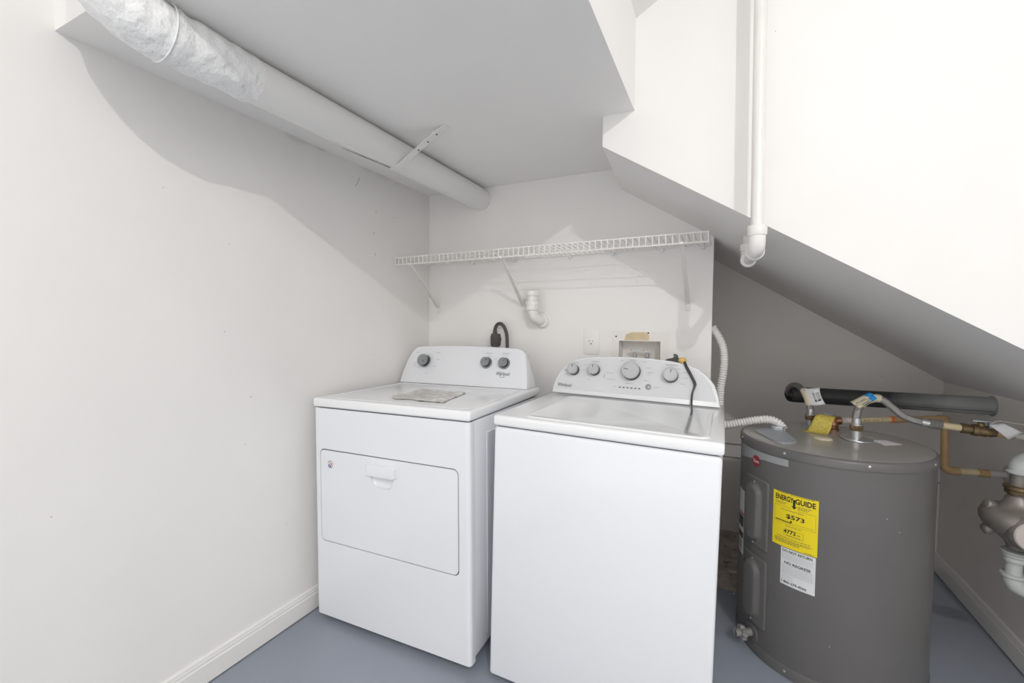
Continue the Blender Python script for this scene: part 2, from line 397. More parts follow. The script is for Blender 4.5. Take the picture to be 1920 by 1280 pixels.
# door
bm = mk(); do = rrect(.036, .689, .337, .709, .019)
scoop = [(.296, .642), (.300, .622), (.308, .603), (.318, .595), (.334, .592), (.372, .592), (.388, .595), (.398, .603), (.405, .622), (.409, .642)]
slab(bm, do, [scoop[::-1]], lambda u, v: (u, -.001, v), lambda u, v: (u, .018, v))
door = part(bm, 'door', 'enamel', dr, local=True, angle=35)
bm = mk(); cx, cz = .3525, .62
loft(bm, [[(cx+(x-cx)*k, y, cz+(z-cz)*k) for x, z in scoop] for k, y in ((1, -.0005), (.97, .004), (.90, .009), (.78, .012))], cap0=False)
part(bm, 'handle_recess', 'enamel', door, local=True)
bm = mk(); hr = rrect(.284, .424, .640, .686, .008)
hx, hz = .354, .664
loft(bm, [[(hx+(x-hx)*kx, y, hz+(z-hz)*kz+dz) for x, z in hr] for kx, kz, y, dz in ((1.03, 1.05, .002, .001), (1, 1, -.003, 0), (.985, .95, -.013, -.001), (.96, .86, -.017, -.002), (.90, .7, -.018, -.003))], cap0=False)
part(bm, 'handle', 'enamel', door, local=True)
# round sticker
st = mk(); lathe(st, (.091, -.0012, .652), (0, -1, 0), [(.0185, 0), (.0185, .0004), (.018, .0005)], 28)
stk = part(st, 'round_sticker', 'paper', door, 'round red, white and blue sticker', local=True)
bm = mk()
for i, ch in enumerate('AMERICA'):
    a = math.radians(150-i*20); r_ = .0148
    cx, cz = .091+r_*math.cos(a), .652+r_*math.sin(a); t = a-PI/2
    merge(bm, text_bm(ch, .0036 if ch != 'I' else .0012, .0045, .02, lambda u, v: (cx+u*math.cos(t)-v*math.sin(t), -.0020, cz+u*math.sin(t)+v*math.cos(t))))
part(bm, 'sticker_lettering', 'ink', stk, local=True)
bm = mk(); tube(bm, [(.086+.0055*math.cos(a), -.0019, .6465+.0055*math.sin(a)) for a in [math.radians(100+i*18) for i in range(17)]], .0013, 6)
tube(bm, [(.082, -.0019, .654), (.088, -.0019, .649), (.093, -.0019, .644), (.097, -.0019, .640)], .0014, 6); part(bm, 'sticker_swirl', 'navy', stk, local=True)
bm = mk()
for k in range(3): tube(bm, smooth_path([(.089+k*.002, -.0019, .6595-k*.0032), (.094+k*.002, -.0019, .658-k*.0034), (.0985+k*.0015, -.0019, .6535-k*.0034)], 4), .0009, 6)
part(bm, 'sticker_stripes', 'redl', stk, local=True)
# worktop
bm = mk(); box(bm, (-.003, -.003, .8825), (W+.003, .662, .919), .009, 4); part(bm, 'worktop', 'enamel_lit', dr, local=True)
bm = mk(); ro = rrect(.03, W-.03, .03, .535, .03); ri = rrect(.036, W-.036, .036, .529, .026)
slab(bm, ro, [ri], lambda u, v: (u, v, .9185), lambda u, v: (u, v, .9205)); part(bm, 'worktop_ridge', 'enamel_lit', dr, local=True)
ol = [(-.012, .920), (-.011, .956), (-.006, .989), (.003, 1.033), (.018, 1.067), (.032, 1.089), (.050, 1.101), (.075, 1.105), (.205, 1.109), (.36, 1.111), (.518, 1.107), (.617, 1.103), (.645, 1.100), (.664, 1.092), (.678, 1.078), (.688, 1.045), (.697, 1.012), (.708, .965), (.714, .920)]
console(dr, ol, .560, .918, .42, .690, 'enamel')
at, N, Vv = plane_map(.560, .918, .42, .0006)
knob(dr, at, N, Vv, .121, 1.028, .029, .0335, .036, 'knob', 'knobl', 2.2, 'large grey timer knob')
knob(dr, at, N, Vv, .483, 1.031, .022, .0275, .029, 'knob', 'knob', .7, 'small grey knob left of its twin')
knob(dr, at, N, Vv, .579, 1.031, .022, .0275, .029, 'knob', 'knob', .7, 'small grey knob above the brand lettering')
sp = []
for i in range(26):
    a = math.radians(-60+i*12.3); sp.append((.121+.044*math.cos(a), 1.028+.042*math.sin(a), .006, .0016))
sp += [(.062, 1.073, .022, .0022), (.190, 1.073, .024, .0022), (.196, 1.040, .020, .0016), (.186, 1.005, .022, .0016), (.143, .968, .018, .002), (.058, 1.0, .014, .0014), (.058, 1.010, .014, .0014), (.058, 1.020, .014, .0014)]
sp += [(.486, 1.077, .036, .0026), (.580, 1.078, .044, .0026), (.490, 1.065, .018, .0016), (.53, 1.052, .012, .0014), (.58, 1.069, .03, .0014)]
dashes(dr, at, sp, 'inkl')
bm = text_bm('Whirlpool', .072, .021, .008, lambda u, v: at(.579+u+.12*v, .981+v)); 
tube(bm, [at(.579+.014*math.cos(a), .974+.008*math.sin(a)) for a in [math.radians(150+i*12) for i in range(17)]], .0007, 5)
part(bm, 'brand_lettering', 'ink', dr, local=True)
for x, y, h in ((.05, .06, .031), (W-.05, .06, .031), (.05, .6, .031), (W-.05, .6, .031)):
    zf = -.0113*x*1.0
    bm = mk(); lathe(bm, (x, y, zf), (0, 0, 1), [(.016, 0), (.018, .006), (.012, .01), (.012, .035-zf)], 12); part(bm, 'levelling_foot', 'dark', dr, local=True)
bm = mk(); box(bm, (W-.0045, .13, .06), (W-.001, .60, .82), .0015, 1); part(bm, 'side_emboss', 'enamel', dr, local=True)

# crumpled plastic bag of papers on the dryer
LB = Matrix.Translation((.059, -.8538, 0)) @ Matrix.Rotation(.019, 4, 'Z') @ Matrix.Rotation(-.0113, 4, 'Y')
q = [Vector(p) for p in ((.315, .105, 0), (.565, .093, 0), (.520, .345, 0), (.252, .385, 0))]
def bag(u, v, top):
    a = q[0].lerp(q[1], u); b = q[3].lerp(q[2], u); p = a.lerp(b, v)
    e = min(u, 1-u, v, 1-v)
    p.x += .010*noise.noise((u*4, v*4, 2))*(1 if e < .08 else .3); p.y += .012*noise.noise((u*4, v*4, 9))
    z = .9215 + (.004*min(1, e*8) + .006*max(0, noise.noise((u*7, v*7, 5)))+.003*noise.noise((u*16, v*16, 8)) if top else 0)
    if u < .1 and v < .25: z += .006*(1-u*10)*(1 if top else .7)
    return LB @ Vector((p.x, p.y, max(z, .9212 if not top else .9217)))
bm = mk(); grid(bm, 26, 26, lambda u, v: bag(u, v, True)); grid(bm, 26, 26, lambda u, v: bag(u, v, False))
single(bm, 'plastic_bag', 'bag', 'crumpled grey plastic bag lying flat on top of the dryer', 'bag', LB @ Vector((.41, .23, .921)), angle=60)

# ------------------------------------------------------------------ washer
WW = .699
wa_ = thing('washing_machine', 'white top-loading washing machine between the dryer and the water heater', 'washer', (.8552, -.8253, 0), (0, .0175, .0011))
bm = mk(); box(bm, (.003, .0, .022), (WW-.003, .645, .883), .011, 4); part(bm, 'cabinet', 'enamel', wa_, local=True)
bm = mk(); box(bm, (.012, .012, .882), (WW-.012, .63, .888)); part(bm, 'seam', 'gap', wa_, local=True)
bm = mk(); box(bm, (-.001, -.003, .8865), (WW+.001, .655, .9225), .010, 4); part(bm, 'top_deck', 'enamel_lit', wa_, local=True)
bm = mk(); lr = rrect(.098, .664, .022, .492, .03)
lc = (.381, .257)
loft(bm, [[(lc[0]+(x-lc[0])*k, lc[1]+(y-lc[1])*k, z) for x, y in lr] for k, z in ((1.0, .922), (.996, .9245), (.985, .926), (.955, .926), (.945, .9247))])
lid = part(bm, 'lid', 'enamel_lit', wa_, local=True)
wo = [(0, .925), (.002, .952), (.010, .981), (.027, 1.018), (.049, 1.043), (.086, 1.068), (.138, 1.084), (.233, 1.092), (.325, 1.095), (.413, 1.094), (.498, 1.088), (.560, 1.077), (.601, 1.063), (.637, 1.036), (.661, 1.006), (.676, .967), (.685, .925)]
console(wa_, wo, .556, .922, .33, .668, 'plastic')
at, N, Vv = plane_map(.556, .922, .33, .0004)
xc = .3425
fo = [(xc+(x-xc)*.965, max(.944, .925+(z-.925)*.967)) for x, z in wo]
fo = [(xc-.3425*.965+.0015, .944)] + [p for p in fo if p[1] > .945] + [(xc+.3425*.965-.0015, .944)]
bm = mk(); slab(bm, fo[::-1], [], lambda u, v: at(u, v, .0), lambda u, v: at(u, v, .0012)); part(bm, 'fascia', 'fascia', wa_, local=True)
at, N, Vv = plane_map(.556, .922, .33, .0022)
for x, z, r_, lab, pa in ((.090, 1.026, .0235, 'grey knob nearest the brand lettering', 0), (.183, 1.031, .0235, 'second grey knob from the left', -.1), (.341, 1.036, .036, 'large central grey knob', -1.4), (.499, 1.030, .0275, 'grey knob nearest the black cable', .1)):
    knob(wa_, at, N, Vv, x, z, r_, r_*1.04, .034, 'knobl', None, pa, lab)
bm = mk(); o = at(.415, .979); lathe(bm, o, N, [(.0115, 0), (.0115, .003), (.0095, .0035), (.009, .002), (0, .0018)], 24); bt = part(bm, 'start_button', 'knob', wa_, local=True)
bm = mk(); lathe(bm, o+Vector((.003, 0, -.001)), N, [(.0035, .002), (.003, .003), (0, .0032)], 12); part(bm, 'button_light', 'paper', bt, local=True)
for i in range(6):
    bm = mk(); x = .299+i*.016
    loft(bm, [[at(x+u, .969+v, n) for u, v in ((-.004, -.0018), (.004, -.0018), (.004, .0018), (-.004, .0018))] for n in (-.0003, .0006)]); part(bm, 'indicator_light', 'dark', wa_, local=True)
sp = [(.094, 1.0585, .024, .0028), (.183, 1.068, .034, .0028), (.341, 1.083, .026, .003), (.499, 1.072, .046, .003), (.052, 1.024, .016, .002), (.052, 1.003, .016, .0018), (.140, 1.052, .015, .002), (.134, 1.028, .010, .0018), (.140, 1.003, .012, .0018), (.160, .991, .020, .002),
      (.250, 1.024, .034, .002), (.258, .997, .034, .002), (.297, 1.079, .012, .002), (.390, 1.078, .016, .002), (.411, 1.055, .022, .002), (.418, 1.037, .024, .0028), (.412, 1.028, .016, .0018), (.405, 1.003, .020, .002), (.336, .987, .036, .0018), (.277, .970, .016, .0018), (.447, .980, .024, .0018), (.527, 1.058, .016, .002), (.55, 1.046, .020, .002), (.555, 1.024, .020, .002), (.545, 1.001, .022, .002)]
dashes(wa_, at, sp, 'inkl')
at2, _, _ = plane_map(.556, .922, .33, .0020)
bm = mk(); slab(bm, rrect(.2255, .2315, 1.000, 1.018, .0028), [rrect(.227, .230, 1.0015, 1.0165, .0014)], lambda u, v: at2(u, v), lambda u, v: at2(u, v, .0006)); part(bm, 'panel_icon', 'inkl', wa_, local=True)
bm = text_bm('Whirlpool', .064, .0185, .012, lambda u, v: at2(.055+u+.1*v, .957+v))
part(bm, 'brand_lettering', 'ink', wa_, local=True)
for x, y in ((.05, .05), (WW-.05, .05), (.05, .59), (WW-.05, .59)):
    zf = .0175*x
    bm = mk(); lathe(bm, (x, y, zf), (0, 0, 1), [(.016, 0), (.018, .004), (.012, .006), (.012, .03)], 12); part(bm, 'levelling_foot', 'dark', wa_, local=True)

# black cable over the washer console
LW = Matrix.Translation((.8552, -.8253, 0)) @ Matrix.Rotation(.0011, 4, 'Z') @ Matrix.Rotation(.0175, 4, 'Y')
def Lw(*p): return LW @ Vector(p)
cb_ = thing('black_cable', 'thin black cable hanging over the washer control panel onto its lid', 'cable', Lw(.58, .55, .93))
path = smooth_path([Lw(.545, .608, 1.092), Lw(.556, .596, 1.070), Lw(.574, .584, 1.040), Lw(.590, .574, 1.010), Lw(.590, .565, .995), Lw(.584, .557, .972), Lw(.583, .548, .940), Lw(.588, .48, .931), Lw(.594, .376, .930), Lw(.5955, .29, .9295)], 6)
rr = [.0055 if i < 20 else max(.0036, .0055-(i-20)*.0003) for i in range(len(path))]
bm = mk(); tube(bm, path, rr, 8); part(bm, 'cord', 'dark', cb_)
bm = mk(); tube(bm, [Lw(.5955, .292, .9295), Lw(.597, .17, .9293), Lw(.597, .055, .9293)], .0042, 8); part(bm, 'cord_end', 'knob', cb_, 'grey end length of the cable')  # last stretch of the cord, coloured grey
bm = mk()
def blob(c, r, k):
    b = mk(); bmesh.ops.create_icosphere(b, subdivisions=3, radius=1)
    for v in b.verts:
        n_ = 1+.22*noise.noise(v.co*2.2+Vector((k, 0, 0))); v.co = Vector(c)+Vector((v.co.x*r[0]*n_, v.co.y*r[1]*n_, v.co.z*r[2]*n_))
    return b
merge(bm, blob(Lw(.538, .612, 1.094), (.016, .014, .011), 3)); part(bm, 'foam_tie', 'foamy', cb_, 'yellow foam wrapped around the cable')
bm = mk(); cl = [(-.034, 0), (.030, -.004), (.024, .012), (.018, .018), (.016, .028), (.004, .032), (-.002, .031), (.001, .021), (-.004, .014), (-.022, .010), (-.034, .005)]
slab(bm, cl, [[(.006, .020), (.009, .020), (.009, .024), (.006, .024)]], lambda u, v: Lw(.503+u*.92, .628, 1.087+v*.95), lambda u, v: Lw(.503+u*.92, .640, 1.087+v*.95)); part(bm, 'hook_clip', 'dark', cb_, 'black plastic hook clip')

# ------------------------------------------------------------------ wire shelf
sh = thing('wire_shelf', 'white wire shelf on three braces above the washer and dryer', 'shelf', (0, 0, 1.566), (0, -.0075, 0))
def sp_(bm, name, m='wire', label=None): return part(bm, name, m, sh, label, local=True)
SD = -.312
for y, z, r_, nm in ((-.006, 0, .0028, 'back_rail'), (SD*.5, -.003, .0024, 'middle_rail'), (SD, 0, .0030, 'front_rail'), (SD, -.037, .0032, 'lower_front_rail')):
    bm = mk(); tube(bm, [(.006, y, z), (1.502, y, z)], r_, 8); sp_(bm, nm)
bm = mk(); tube(bm, [(0, -.002, .0025), (0, SD+.008, .0025), (0, SD, .002), (0, SD-.002, -.004), (0, SD-.002, -.038)], .0023, 6)
w0 = sp_(bm, 'deck_wire'); w0.location.x = .014
for i in range(1, 60):
    c = w0.copy(); COL.objects.link(c); c.parent = sh; c.location.x = .014 + i*.0252
for x, xb in ((.103, .064), (.629, .606), (1.407, 1.412)):
    zb = 1.322-1.566-.0075*x
    bm = mk(); a = Vector((x, SD+.012, -.036)); b = Vector((xb, -.004, zb)); d = (b-a).normalized(); s = Vector((1, 0, 0)); s = (s-d*s.dot(d)).normalized(); n_ = d.cross(s)
    sec = [(-.009, .005), (-.009, -.004), (.009, -.004), (.009, .005), (.0075, .005), (.0075, -.0025), (-.0075, -.0025), (-.0075, .005)]
    loft(bm, [[p+s*u+n_*v for u, v in sec] for p in (a, b)])
    br = sp_(bm, 'brace')
    bm = mk(); box(bm, (xb-.010, -.004, zb-.030), (xb+.010, .0, zb+.004), .002, 1); lathe(bm, (xb, -.004, zb-.017), (0, -1, 0), [(.004, 0), (.0035, .002), (0, .0025)], 10); part(bm, 'wall_anchor', 'plastic', br, local=True)
    bm = mk(); box(bm, (x-.008, SD-.006, -.042), (x+.008, SD+.016, -.030), .003, 1); part(bm, 'rail_hook', 'wire', br, local=True)
for x in (.30, .55, .86, 1.075, 1.30, 1.47):
    bm = mk(); box(bm, (x-.007, -.012, -.016), (x+.007, 0, .004), .003, 2); sp_(bm, 'wall_clip', 'plastic')

# ------------------------------------------------------------------ wall fittings
# PVC standpipe trap
tp = thing('drain_trap', 'white plastic drain trap stub on the wall below the wire shelf', 'pipe', (.70, 0, 1.25))
bm = mk(); tube(bm, smooth_path([(.688, -.075, 1.39), (.688, -.075, 1.33), (.689, -.074, 1.293), (.695, -.062, 1.262), (.706, -.035, 1.249), (.716, -.001, 1.248)], 6), .0275, 20); part(bm, 'bent_pipe', 'pvc', tp)
bm = mk(); lathe(bm, (.688, -.075, 1.370), (0, 0, 1), [(.0275, 0), (.0335, .001), (.0335, .024), (.030, .026), (.024, .026), (.024, .0)], 24); part(bm, 'top_collar', 'pvc', tp)
bm = mk(); lathe(bm, (.688, -.075, 1.296), (0, 0, 1), [(.0275, 0), (.034, .002), (.034, .028), (.0325, .0285), (.0325, .030), (.0345, .0305), (.0345, .044), (.033, .046), (.0275, .0465)], 24); part(bm, 'slip_nut', 'pvc', tp)
bm = mk(); lathe(bm, (.716, -.001, 1.248), (0, -1, 0), [(.044, 0), (.043, .003), (.036, .007), (.034, .018), (.0285, .019)], 28); part(bm, 'wall_flange', 'pvc', tp)
# single receptacle
ou = thing('wall_outlet', 'white single wall outlet plate above the washer', 'outlet', (.975, 0, 1.08))
bm = mk(); box(bm, (.936, -.005, 1.081), (1.013, 0, 1.204), .0022, 2); part(bm, 'cover_plate', 'fit', ou)
bm = mk(); lathe(bm, (.9745, -.005, 1.143), (0, -1, 0), [(.0165, 0), (.0165, .002), (.015, .0026), (0, .0026)], 24); rc = part(bm, 'receptacle', 'fit', ou)
for x, z, w_, h_ in ((.967, 1.147, .0025, .008), (.982, 1.147, .0025, .007), (.9745, 1.134, .005, .005)):
    bm = mk(); box(bm, (x-w_/2, -.0082, z-h_/2), (x+w_/2, -.006, z+h_/2)); part(bm, 'slot', 'dark', rc)
for z in (1.171, 1.115):
    bm = mk(); lathe(bm, (.9745, -.005, z), (0, -1, 0), [(.003, 0), (.0025, .001), (0, .0012)], 10); part(bm, 'plate_screw', 'fit', ou)
# dryer receptacle and cord
do_ = thing('dryer_outlet', 'white dryer outlet plate on the wall behind the dryer', 'outlet', (.445, 0, 1.08))
bm = mk(); box(bm, (.388, -.006, 1.082), (.505, 0, 1.201), .0025, 2); part(bm, 'cover_plate', 'fit', do_)
bm = mk(); lathe(bm, (.4465, -.006, 1.142), (0, -1, 0), [(.027, 0), (.027, .003), (.025, .0036), (0, .0036)], 28); part(bm, 'receptacle', 'greypl', do_)
LBi = LB.inverted()
def loc_dr(b): bmesh.ops.transform(b, matrix=LBi, verts=b.verts); return b
bm = mk(); tube(bm, smooth_path([(.453, -.030, 1.170), (.455, -.034, 1.195), (.463, -.038, 1.215), (.478, -.042, 1.228), (.495, -.044, 1.229), (.512, -.044, 1.216), (.524, -.042, 1.19), (.530, -.040, 1.16), (.532, -.04, 1.10), (.532, -.04, 1.0), (.531, -.10, .93), (.53, -.19, .90)], 6), [.009 if i > 8 else .013-.0005*i for i in range(67)], 12)
dc = part(loc_dr(bm), 'power_cord', 'rubber', dr, 'dark grey power cord looping up to its plug', local=True)
bm = mk(); plg = [(-.020, -.034), (-.010, -.042), (.010, -.042), (.020, -.034), (.0225, -.012), (.026, 0), (.022, .010), (.019, .028), (-.018, .030), (-.0225, .012)]
slab(bm, plg, [], lambda u, v: (.456+u, -.045, 1.146+v), lambda u, v: (.456+u, -.0097, 1.146+v)); part(loc_dr(bm), 'plug', 'rubber', dc, local=True)
bm = mk(); tube(bm, smooth_path([(.470, -.046, 1.112), (.481, -.046, 1.117), (.484, -.044, 1.128)], 5), .0022, 6); part(loc_dr(bm), 'plug_strap', 'rubber', dc, local=True)
# washer supply box
sb = thing('supply_box', 'recessed washing machine water supply box with beige stain above its opening', 'valve box', (1.205, 0, 1.0))
bm = mk(); slab(bm, [(1.074, .985), (1.337, .985), (1.337, 1.198), (1.074, 1.198)], [[(1.110, 1.003), (1.300, 1.003), (1.300, 1.152), (1.110, 1.152)]], lambda u, v: (u, -.003, v), lambda u, v: (u, 0, v)); part(bm, 'face_frame', 'boxp', sb)
bm = mk()
for a, b in (((1.107, -.001, 1.0), (1.110, .09, 1.155)), ((1.300, -.001, 1.0), (1.303, .09, 1.155)), ((1.107, -.001, 1.152), (1.303, .09, 1.155)), ((1.107, -.001, 1.0), (1.303, .09, 1.003)), ((1.107, .087, 1.0), (1.303, .09, 1.155))): box(bm, a, b)
part(bm, 'recess', 'boxp', sb)
bm = mk(); lp = [(1.135, 1.156), (1.246, 1.156), (1.250, 1.172), (1.240, 1.194), (1.17, 1.193), (1.142, 1.182)]
slab(bm, lp, [], lambda u, v: (u, -.0037, v), lambda u, v: (u, -.0028, v)); part(bm, 'adhesive_stain', 'tan', sb, 'beige patch of old adhesive')
for x, m2 in ((1.176, 'blue'), (1.234, 'redl')):
    bm = mk(); lathe(bm, (x, .05, 1.05), (0, 0, 1), [(.012, 0), (.012, .02), (.008, .024), (.008, .038), (.005, .04), (.005, .05)], 14)
    vv = part(bm, 'valve', 'zinc', sb)
    bm = mk(); box(bm, (x-.024, .040, 1.098), (x+.022, .060, 1.104), .003, 2); part(bm, 'valve_handle', 'plastic', vv)
    bm = mk(); lathe(bm, (x-.017, .05, 1.104), (0, 0, 1), [(.005, 0), (.004, .002), (0, .0022)], 10); part(bm, 'valve_marker', m2, vv)
    bm = mk(); lathe(bm, (x, .02, 1.06), (0, -1, 0), [(.011, -.03), (.011, .0), (.014, .002), (.014, .012)], 14); part(bm, 'valve_outlet', 'brass', vv)
for x, z in ((1.245, 1.190), (1.096, 1.172)):
    bm = mk(); lathe(bm, (x, -.003, z), (0, -1, 0), [(.004, 0), (.003, .0012), (0, .0014)], 10); part(bm, 'box_screw', 'dark', sb)

# ------------------------------------------------------------------ duct below the low ceiling
du = thing('vent_duct', 'white painted round vent duct along the low ceiling at the left wall', 'duct', (.348, -.7, 1.846))
DX, DZ, DR_ = .348, 1.9055, .0590
bm = mk(); tube(bm, [(DX, 0, DZ), (DX, -.72, DZ), (DX, -1.40, DZ)], DR_, 32); part(bm, 'pipe', 'duct', du)
pth = smooth_path([(DX, -1.30, DZ), (DX, -1.40, DZ), (DX, -1.49, DZ+.001), (DX-.004, -1.57, DZ+.012), (DX-.012, -1.63, DZ+.05), (DX-.02, -1.675, DZ+.11), (DX-.024, -1.69, DZ+.2), (DX-.024, -1.69, DZ+.5)], 6)
bm = mk(); rad = []
for i, p_ in enumerate(pth):
    rad.append((.0605 if i < 2 else .0625) + (.004 if 13 <= i <= 15 else 0) + (.003 if i > 15 else 0) + .0012*math.sin(i*2.1))
tube(bm, pth, rad, 40)
for v in bm.verts: v.co += v.co.normalized()*0 + Vector((noise.noise(v.co*30), noise.noise(v.co*30+Vector((7, 0, 0))), noise.noise(v.co*30+Vector((0, 9, 0)))))*.0040 + Vector((noise.noise(v.co*75), 0, noise.noise(v.co*75+Vector((5, 5, 0)))))*.0022
wr = part(bm, 'wrapped_elbow', 'wrap', du, 'crinkled white cloth-wrapped elbow', angle=75)
bm = mk()
cpt = pth[14]; tt = (pth[15]-pth[13]).normalized(); x_, y_, _ = frame_of(tt)
tube(bm, [cpt+(.0680)*(math.cos(a)*x_+math.sin(a)*y_) for a in [2*PI*i/40 for i in range(41)]], .0022, 8, caps=False); part(bm, 'seam_ridge', 'wrap', wr)
# strap hanger
bm = mk()
prof = [(.612, ZS-.001), (.600, ZS-.002), (.545, 1.940), (.48, 1.905), (.42, 1.872), (.385, 1.853), (.352, 1.8445), (.318, 1.853), (.297, 1.872), (.287, 1.895), (.286, 1.93), (.288, ZS-.001)]
pr = smooth_path([(x, 0, z) for x, z in prof], 5)
loft(bm, [[(p_.x, -.715-.014+.028*k + .04*(.61-p_.x)*0, p_.z + t_) for k, t_ in ((0, 0), (1, 0), (1, .003), (0, .003))] for p_ in pr])
ss = part(bm, 'strap_hanger', 'duct', du)
for x, z in ((.560, 1.947), (.52, 1.926), (.475, 1.902)):
    bm = mk(); lathe(bm, (x, -.715, z-.003), (.5, 0, -.86), [(.0035, 0), (.003, .0012), (0, .0012)], 8); part(bm, 'strap_hole', 'ink', ss)
bm = mk(); grid(bm, 12, 3, lambda u, v: (.315+.030*u+.01*v, -.94+.21*u, 1.852-.004*v-.004*math.sin(PI*u)*v-.004*u)); part(bm, 'loose_paint_strip', 'duct', du)
bm = mk(); tube(bm, smooth_path([(.316, -.945, 1.8505), (.325, -.87, 1.849), (.338, -.79, 1.847), (.345, -.73, 1.8445)], 5), .0016, 5); part(bm, 'peeled_edge', 'inkl', du)

# ------------------------------------------------------------------ drain pipe on the stair wall
pp = thing('drain_pipe', 'white plastic drain pipe running down the wall under the stairs', 'pipe', (1.64, -.65, 1.45))
bm = mk(); tube(bm, [(1.6265, -.65, ZC-.02), (1.6415, -.65, 1.47)], .0172, 20); part(bm, 'vertical_pipe', 'pvc', pp)
bm = mk(); lathe(bm, (1.6415, -.65, 1.487), (0, 0, 1), [(.0172, .030), (.0245, .029), (.026, .027), (.026, .004), (.0245, 0), (.019, 0)], 24)
tube(bm, smooth_path([(1.6415, -.65, 1.492), (1.6415, -.649, 1.470), (1.641, -.640, 1.455), (1.640, -.620, 1.449), (1.640, -.600, 1.449)], 5), [.0228]*21, 20)
lathe(bm, (1.640, -.612, 1.449), (0, 1, 0), [(.0228, 0), (.026, .002), (.026, .026), (.024, .028), (.0172, .028)], 24)
part(bm, 'front_elbow', 'pvc', pp)
bm = mk(); tube(bm, [(1.640, -.60, 1.449), (1.634, -.30, 1.462)], .0172, 18); part(bm, 'crossing_pipe', 'pvc', pp)
bm = mk(); lathe(bm, (1.6345, -.340, 1.461), (-.02, 1, .04), [(.0172, 0), (.025, .001), (.026, .003), (.026, .024), (.023, .026)], 22)
tube(bm, smooth_path([(1.634, -.32, 1.462), (1.634, -.295, 1.463), (1.634, -.275, 1.474), (1.634, -.270, 1.492), (1.634, -.270, 1.52)], 5), .023, 20)
lathe(bm, (1.634, -.270, 1.50), (0, 0, 1), [(.023, 0), (.026, .002), (.026, .026), (.0172, .028)], 22); part(bm, 'rear_elbow', 'pvc', pp)
bm = mk(); tube(bm, [(1.634, -.270, 1.52), (1.634, -.270, 1.60)], .0172, 18); part(bm, 'rising_pipe', 'pvc', pp)

# ------------------------------------------------------------------ flexible conduit
def corrugated(bm, path, r, pitch=.0105, n=14):
    P = smooth_path(path, 14); L = [0]
    for a, b in zip(P, P[1:]): L.append(L[-1]+(b-a).length)
    tot = L[-1]; k = int(tot/pitch*4); out = []; rs = []
    j = 0
    for i in range(k+1):
        s = tot*i/k
        while j < len(L)-2 and L[j+1] < s: j += 1
        t = (s-L[j])/max(1e-9, L[j+1]-L[j]); out.append(P[j].lerp(P[j+1], t)); rs.append(r*(1, .95, .76, .95)[i % 4])
    return tube(bm, out, rs, n)
fc = thing('flexible_conduit', 'ribbed pale grey conduit looping behind the washer to the water heater', 'conduit', (1.56, .02, .80))
bm = mk(); corrugated(bm, [(1.514, .055, 1.222), (1.523, .055, 1.206), (1.545, .05, 1.170), (1.561, .046, 1.125), (1.566, .042, 1.07), (1.561, .04, 1.0), (1.554, .04, .95), (1.553, .035, .88), (1.556, .01, .815), (1.575, -.025, .800), (1.628, -.03, .815), (1.687, -.03, .832), (1.735, -.03, .840), (1.766, -.03, .832), (1.782, -.03, .818), (1.790, -.035, .806)], .0172); part(bm, 'ribbed_tube', 'conduit', fc)
bm = mk(); tube(bm, [(1.789, -.034, .8075), (1.7905, -.035, .805)], .0125, 14); part(bm, 'tube_mouth', 'dark', fc)

# ------------------------------------------------------------------ water heater
TX, TY, TR, TZ = 1.934, -.10, .298, .801
wh = thing('water_heater', 'squat grey electric water heater under the stairs with a yellow label', 'water heater', (TX, TY, 0))
bm = mk(); lathe(bm, (TX, TY, 0), (0, 0, 1), [(TR-.004, .030), (TR, .034), (TR, .772)], 96); part(bm, 'tank_jacket', 'tank', wh)
bm = mk(); lathe(bm, (TX, TY, 0), (0, 0, 1), [(TR+.001, .0), (TR+.003, .001), (TR+.003, .036), (TR+.001, .040), (TR-.002, .040)], 96); part(bm, 'base_ring', 'tank', wh)
bm = mk(); lathe(bm, (TX, TY, 0), (0, 0, 1), [(TR-.006, .7992), (TR-.012, TZ-.001), (TR-.03, TZ-.0005), (.1, TZ), (0, TZ)], 96); top = part(bm, 'top_cover', 'tank_lit', wh)
bm = mk(); lathe(bm, (TX, TY, 0), (0, 0, 1), [(TR+.0015, .768), (TR+.004, .769), (TR+.004, .790), (TR+.001, .796), (TR-.0058, .7993), (TR-.008, .7980)], 96, caps=False); part(bm, 'top_band', 'tank', wh)
def cy(a, z, n=0): a = math.radians(a); return Vector((TX+(TR+n)*math.cos(a), TY+(TR+n)*math.sin(a), z))
def cydir(a): a = math.radians(a); return Vector((math.cos(a), math.sin(a), 0))
for a in (-168.8, -125, -80.3, -34.4, 10, 60, 110):
    bm = mk(); lathe(bm, cy(a, .785, .0035), cydir(a), [(.0048, 0), (.0045, .002), (.002, .0035), (0, .0037)], 12); part(bm, 'cover_screw', 'zinc', top)
for a in (-121, -75):
    bm = mk(); lathe(bm, cy(a, .022, .002), cydir(a), [(.0045, 0), (.004, .002), (0, .0035)], 10); part(bm, 'base_screw', 'zinc', wh)
def patch(a0, a1, z0, z1, n, m, name, parent, nu=16, nv=2, th=.0008, label=None):
    bm = mk(); grid(bm, nu, nv, lambda u, v: cy(a0+(a1-a0)*u, z0+(z1-z0)*v, n))
    return part(bm, name, m, parent, label)
def cmap(ac, zc, n): 
    k = math.degrees(1/TR)
    return lambda u, v: cy(ac+u*k, zc+v, n)
